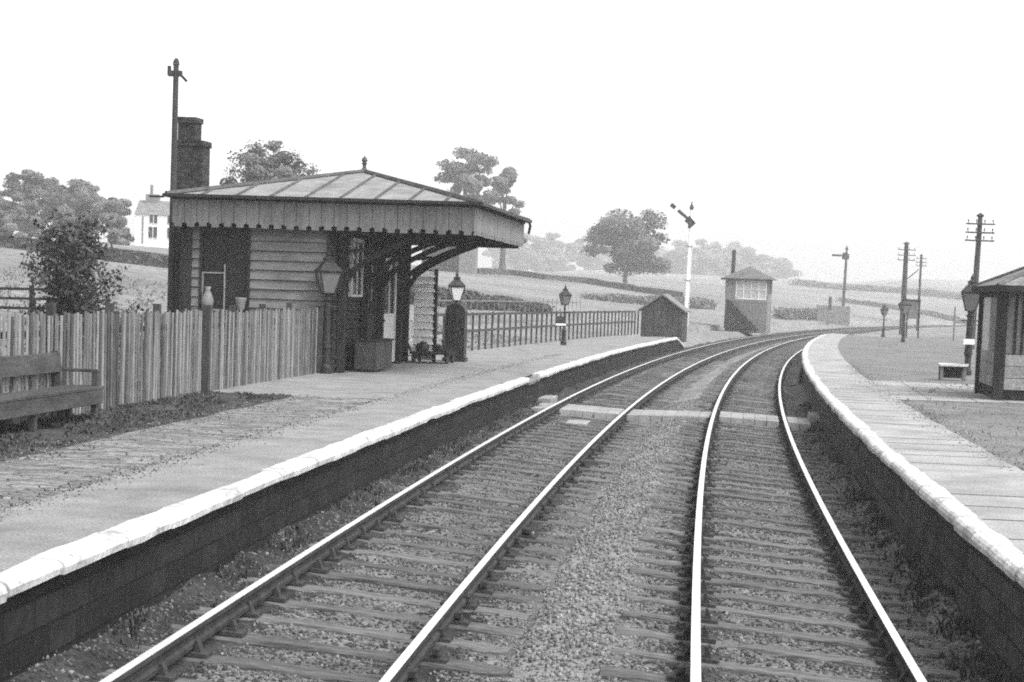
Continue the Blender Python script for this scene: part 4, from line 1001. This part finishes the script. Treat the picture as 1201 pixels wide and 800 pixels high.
def barn():
    Y = 235; k = Y/F; b = at(530, 313, Y); o = thing('field_barn', 'field barn with dark open front and pale gable seen under the canopy', 'barn', (b.x, Y, b.z), -.05)
    x0, x1, x2 = (494-530)*k, (538-530)*k, (557-530)*k
    MB().box(x0, x1, .3, 4.5, -1.5, 24*k).build('front_wall', M['black'], o)
    MB().box(x0-.2, x1, -.1, 4.5, 24*k+.003, 32*k).build('roof', M['palegrey'], o)
    MB().prism([(x1+.003, 0, -1.5), (x2, 0, -1.5), (x2, 0, 28*k), ((x1+x2)/2, 0, 37*k), (x1+.003, 0, 33*k)], (0, 4.5, 0)).build('gable_wall', M['grey'], o)
barn()

# ---------------------------------------------------------------- trees
def tree(label, base, h, w, nleaf, ls, seed, trunk_h=.25, clumps=38, shape=1., m=None, group=None, name='tree', rt=None, small=.6, fill=.45):
    rng = np.random.default_rng(seed); o = thing(name, label, 'tree', base, 0, group)
    z0c = h*trunk_h; ch = h-z0c; lim = []; nl = max(5, clumps//7); tr = rt or h*.028; mb = MB(); fork = max(h*.12, h*trunk_h*1.05)
    # main limbs first, each carrying a mass of foliage, then smaller sprays around it
    for i in range(nl):
        a = 2.4*i+rng.uniform(-.5, .5); t = (i+.5)/nl; el = .12+.8*t
        prof = math.sin(math.pi*min(1, (el*.92+.1)))**.55
        rr = w*.5*prof*rng.uniform(.45, .72); lim.append(np.array([rr*math.cos(a), rr*math.sin(a), z0c+ch*el*rng.uniform(.86, .98)]))
    lim.append(np.array([rng.uniform(-.12, .12)*w, 0, z0c+ch*.8])); C, Nn = [], []
    rl = [w*rng.uniform(.2, .3)*(.72 if fill < .4 else 1) for i in range(len(lim))]
    for i, l in enumerate(lim):          # keep every lobe inside the crown's outline
        hr = math.hypot(l[0], l[1]); mx = max(.05*w, w*.5*rng.uniform(.92, 1.08)-rl[i])
        if hr > mx or i < nl and hr < mx*.55: l[:2] *= mx*rng.uniform(.7, 1)/max(hr, 1e-3)
        l[2] = min(max(l[2], z0c+rl[i]*.5), h-rl[i]*.62)
    lim[-1][2] = h-rl[-1]*.72
    mb.tube([(0, 0, -.5), (0.02*h*rng.uniform(-1, 1), 0, fork*.5), (0, 0, fork), (0, 0, h*.7)], [tr*1.5, tr, tr*.85, tr*.2], 8)
    for l in lim:
        zz = min(fork*rng.uniform(.85, 1.3), l[2]*.9); mb.tube([(0, 0, zz), (l[0]*.45, l[1]*.45, zz+(l[2]-zz)*.6), tuple(l)], [tr*.5, tr*.33, tr*.12], 5)
    per = max(8, int(nleaf*1.5)//clumps); wt = np.array(rl)**2; wt /= wt.sum()
    for k in range(clumps):
        j = rng.choice(len(lim), p=wt); q = rng.normal(size=3); q /= np.linalg.norm(q); q[2] *= .75
        if rng.random() < fill*.35: q *= .5
        c = lim[j]+q*rl[j]*rng.uniform(.7, 1.0); rr = w*rng.uniform(.06, .115)
        if c[2] < z0c: c[2] = z0c+rng.random()*.05*h
        p_ = rng.normal(size=(per, 3)); p_ /= np.linalg.norm(p_, axis=1)[:, None]; d = p_*.6+q/np.linalg.norm(q); d[:, 2] += .45
        C.append(c+p_*(rng.random((per, 1))**.42)*rr*np.array([1.25, 1.25, .75])); Nn.append(d)
        if k % 3 == 0: mb.tube([tuple(lim[j]), tuple(c)], [tr*.1, tr*.04], 4)
    mb.build('trunk', M['bark'], o); C = np.concatenate(C)+np.array(base)
    leaves('crown', C, ls, m or M['leaf2'], o, nrm=np.concatenate(Nn))
    return o
def ptree(label, px, py_top, py_base, wpx, Y, nleaf, ls, seed, **kw):
    k = Y/F; g_ = on_ground(px, Y); h = at(px, py_top, Y).z-g_.z
    return tree(label, Vector(g_), h, wpx*k, nleaf, ls, seed, **kw)
G = 'trees on the hillside'
ptree('round tree whose top shows just above the station roof', 309, 168, 300, 124, 118, 14000, .12, 11, trunk_h=.2, clumps=110, fill=.8, group=G)
ptree('tall open tree with ragged crown behind the right end of the canopy', 543, 177, 318, 92, 250, 9000, .26, 12, trunk_h=.3, fill=.3, small=.4, clumps=80, group=G)
ptree('smaller open tree leaning out at the right of the tall one beside the canopy', 588, 197, 320, 60, 255, 6000, .24, 13, trunk_h=.25, fill=.3, small=.4, clumps=56, group=G)
ptree('big round solitary tree in the middle of the field', 733, 249, 342, 104, 262, 13000, .24, 14, trunk_h=.22, clumps=100, group=G)
ptree('leafy tree at the left edge of the photograph', -10, 220, 285, 62, 200, 8000, .2, 15, trunk_h=.04, clumps=60, group=G)
ptree('tallest tree of the left hand clump, with sky gaps in its crown', 34, 198, 282, 78, 215, 9500, .22, 16, trunk_h=.05, clumps=72, group=G)
ptree('broad tree in the middle of the left hand clump, behind the young tree', 82, 212, 285, 84, 205, 10500, .2, 17, trunk_h=.02, clumps=84, group=G)
ptree('low rounded tree at the right of the left hand clump, beside the cottage', 129, 231, 292, 58, 200, 8500, .2, 18, trunk_h=.02, clumps=66, group=G)
ptree('dark bushy tree in front at the far left of the clump', 12, 236, 288, 56, 190, 7000, .18, 19, trunk_h=.02, clumps=50, group=G)
far = [(612, 281, 46), (652, 278, 40), (684, 284, 36), (700, 296, 40), (770, 296, 40), (806, 290, 54), (838, 291, 50), (868, 298, 44), (905, 307, 44), (590, 290, 36), (630, 300, 40), (790, 306, 50), (880, 312, 44)]
names = ['first pale rounded tree right of the canopy', 'second pale domed tree right of the canopy', 'pale tree just left of the big round tree', 'low pale tree half behind the big round tree', 'pale tree directly right of the big round tree', 'pale broad tree behind the white signal post', 'tall pale tree between the white signal and the signal box', 'pale tree behind the signal box roof', 'lowest pale tree to the right of the signal box', 'pale tree seen below the canopy corner', 'low pale tree between the first two domed ones', 'low wide pale tree at the foot of the white signal arm', 'low pale tree just right of the signal box chimney']
for i, (px, py, w) in enumerate(far):
    ptree(names[i], px, py-5, 335, w*1.4, 720+25*(i % 5), 6000, .65, 40+i, trunk_h=.03, clumps=50, group='pale distant trees')
# young tree behind the fence
def young_tree():
    b = at(88, 352, 31); b.z = ground_z(b.x, b.y); rng = np.random.default_rng(5)
    o = thing('young_tree', 'dark leafy young tree growing behind the paling fence at the left', 'tree', b)
    H = at(80, 248, 31).z-b.z; mb = MB(); C = []
    for k in range(46):
        a = rng.uniform(0, 6.28); t = rng.uniform(.12, .97); rr = (1.2 if t < .5 else 1.2-(t-.5)*1.3)*rng.uniform(.45, 1)
        z0 = H*max(.02, t-.28); p0 = Vector((0, 0, z0)); p1 = Vector((rr*math.cos(a), rr*math.sin(a), H*t)); mid = p0.lerp(p1, .5)+Vector((0, 0, .08))
        mb.tube([p0, mid, p1], [.018, .012, .005], 4)
        for _ in range(150):
            u = rng.uniform(.25, 1.08); c = p0.lerp(p1, u)+Vector(rng.normal(size=3))*.12; C.append(tuple(c+b))
    mb.tube([(0, 0, -.2), (.03, .02, H*.5), (0, 0, H*.96)], [.06, .035, .01], 6)
    mb.build('trunk', M['bark'], o); leaves('crown', np.array(C), .048, M['leaf'], o)
young_tree()
# low growth just behind the fence
hedge('bramble_bank', 'low rough growth along the foot of the young tree behind the fence', [T(20, -9.8), T(27, -10.2), T(33, -10.2)], .75, .5, 3500, .05, M['leaf'], 'brambles')

# ---------------------------------------------------------------- air, light
hz = MB(); hz.box(-720, 1150, -160, 1500, -2.2, 75); ho = hz.build('haze', None)
ho.data.materials.clear(); vm = bpy.data.materials.new('haze'); vm.use_nodes = True; N = vm.node_tree.nodes; N.clear()
ou = N.new('ShaderNodeOutputMaterial'); pv = N.new('ShaderNodeVolumePrincipled'); pv.inputs['Color'].default_value = (.97, .97, .97, 1); pv.inputs['Density'].default_value = .00085; pv.inputs['Anisotropy'].default_value = .2
vm.node_tree.links.new(pv.outputs[0], ou.inputs['Volume']); ho.data.materials.append(vm); tag(ho, kind='stuff')

W = bpy.data.worlds.new('World'); scene.world = W; W.use_nodes = True; N = W.node_tree.nodes; L = W.node_tree.links
bg = N['Background']; sky = N.new('ShaderNodeTexSky'); sky.sky_type = 'NISHITA'; sky.sun_disc = False
SUN = Vector((.55, -.42, .95)).normalized()
sky.sun_elevation = math.asin(SUN.z); sky.sun_rotation = math.atan2(SUN.x, SUN.y)
sky.dust_density = 4; sky.air_density = 1.; sky.ozone_density = 1
bw = N.new('ShaderNodeRGBToBW'); L.new(sky.outputs[0], bw.inputs[0]); L.new(bw.outputs[0], bg.inputs['Color']); bg.inputs['Strength'].default_value = .15
sd = bpy.data.lights.new('sun', 'SUN'); sd.energy = .5; sd.angle = rad(14); sd.color = (1, 1, 1)
so_ = bpy.data.objects.new('sun', sd); COL.objects.link(so_); so_.rotation_euler = (-SUN).to_track_quat('-Z', 'Y').to_euler()

scene.view_settings.view_transform = 'Standard'; scene.view_settings.look = 'None'; scene.view_settings.gamma = 1; scene.view_settings.exposure = 1.7
scene.render.engine = 'CYCLES'; cy = scene.cycles
cy.max_bounces = 5; cy.diffuse_bounces = 3; cy.glossy_bounces = 2; cy.transmission_bounces = 2; cy.transparent_max_bounces = 6; cy.volume_bounces = 1
cy.use_denoising = False; cy.filter_width = 1.9; cy.pixel_filter_type = 'BLACKMAN_HARRIS'
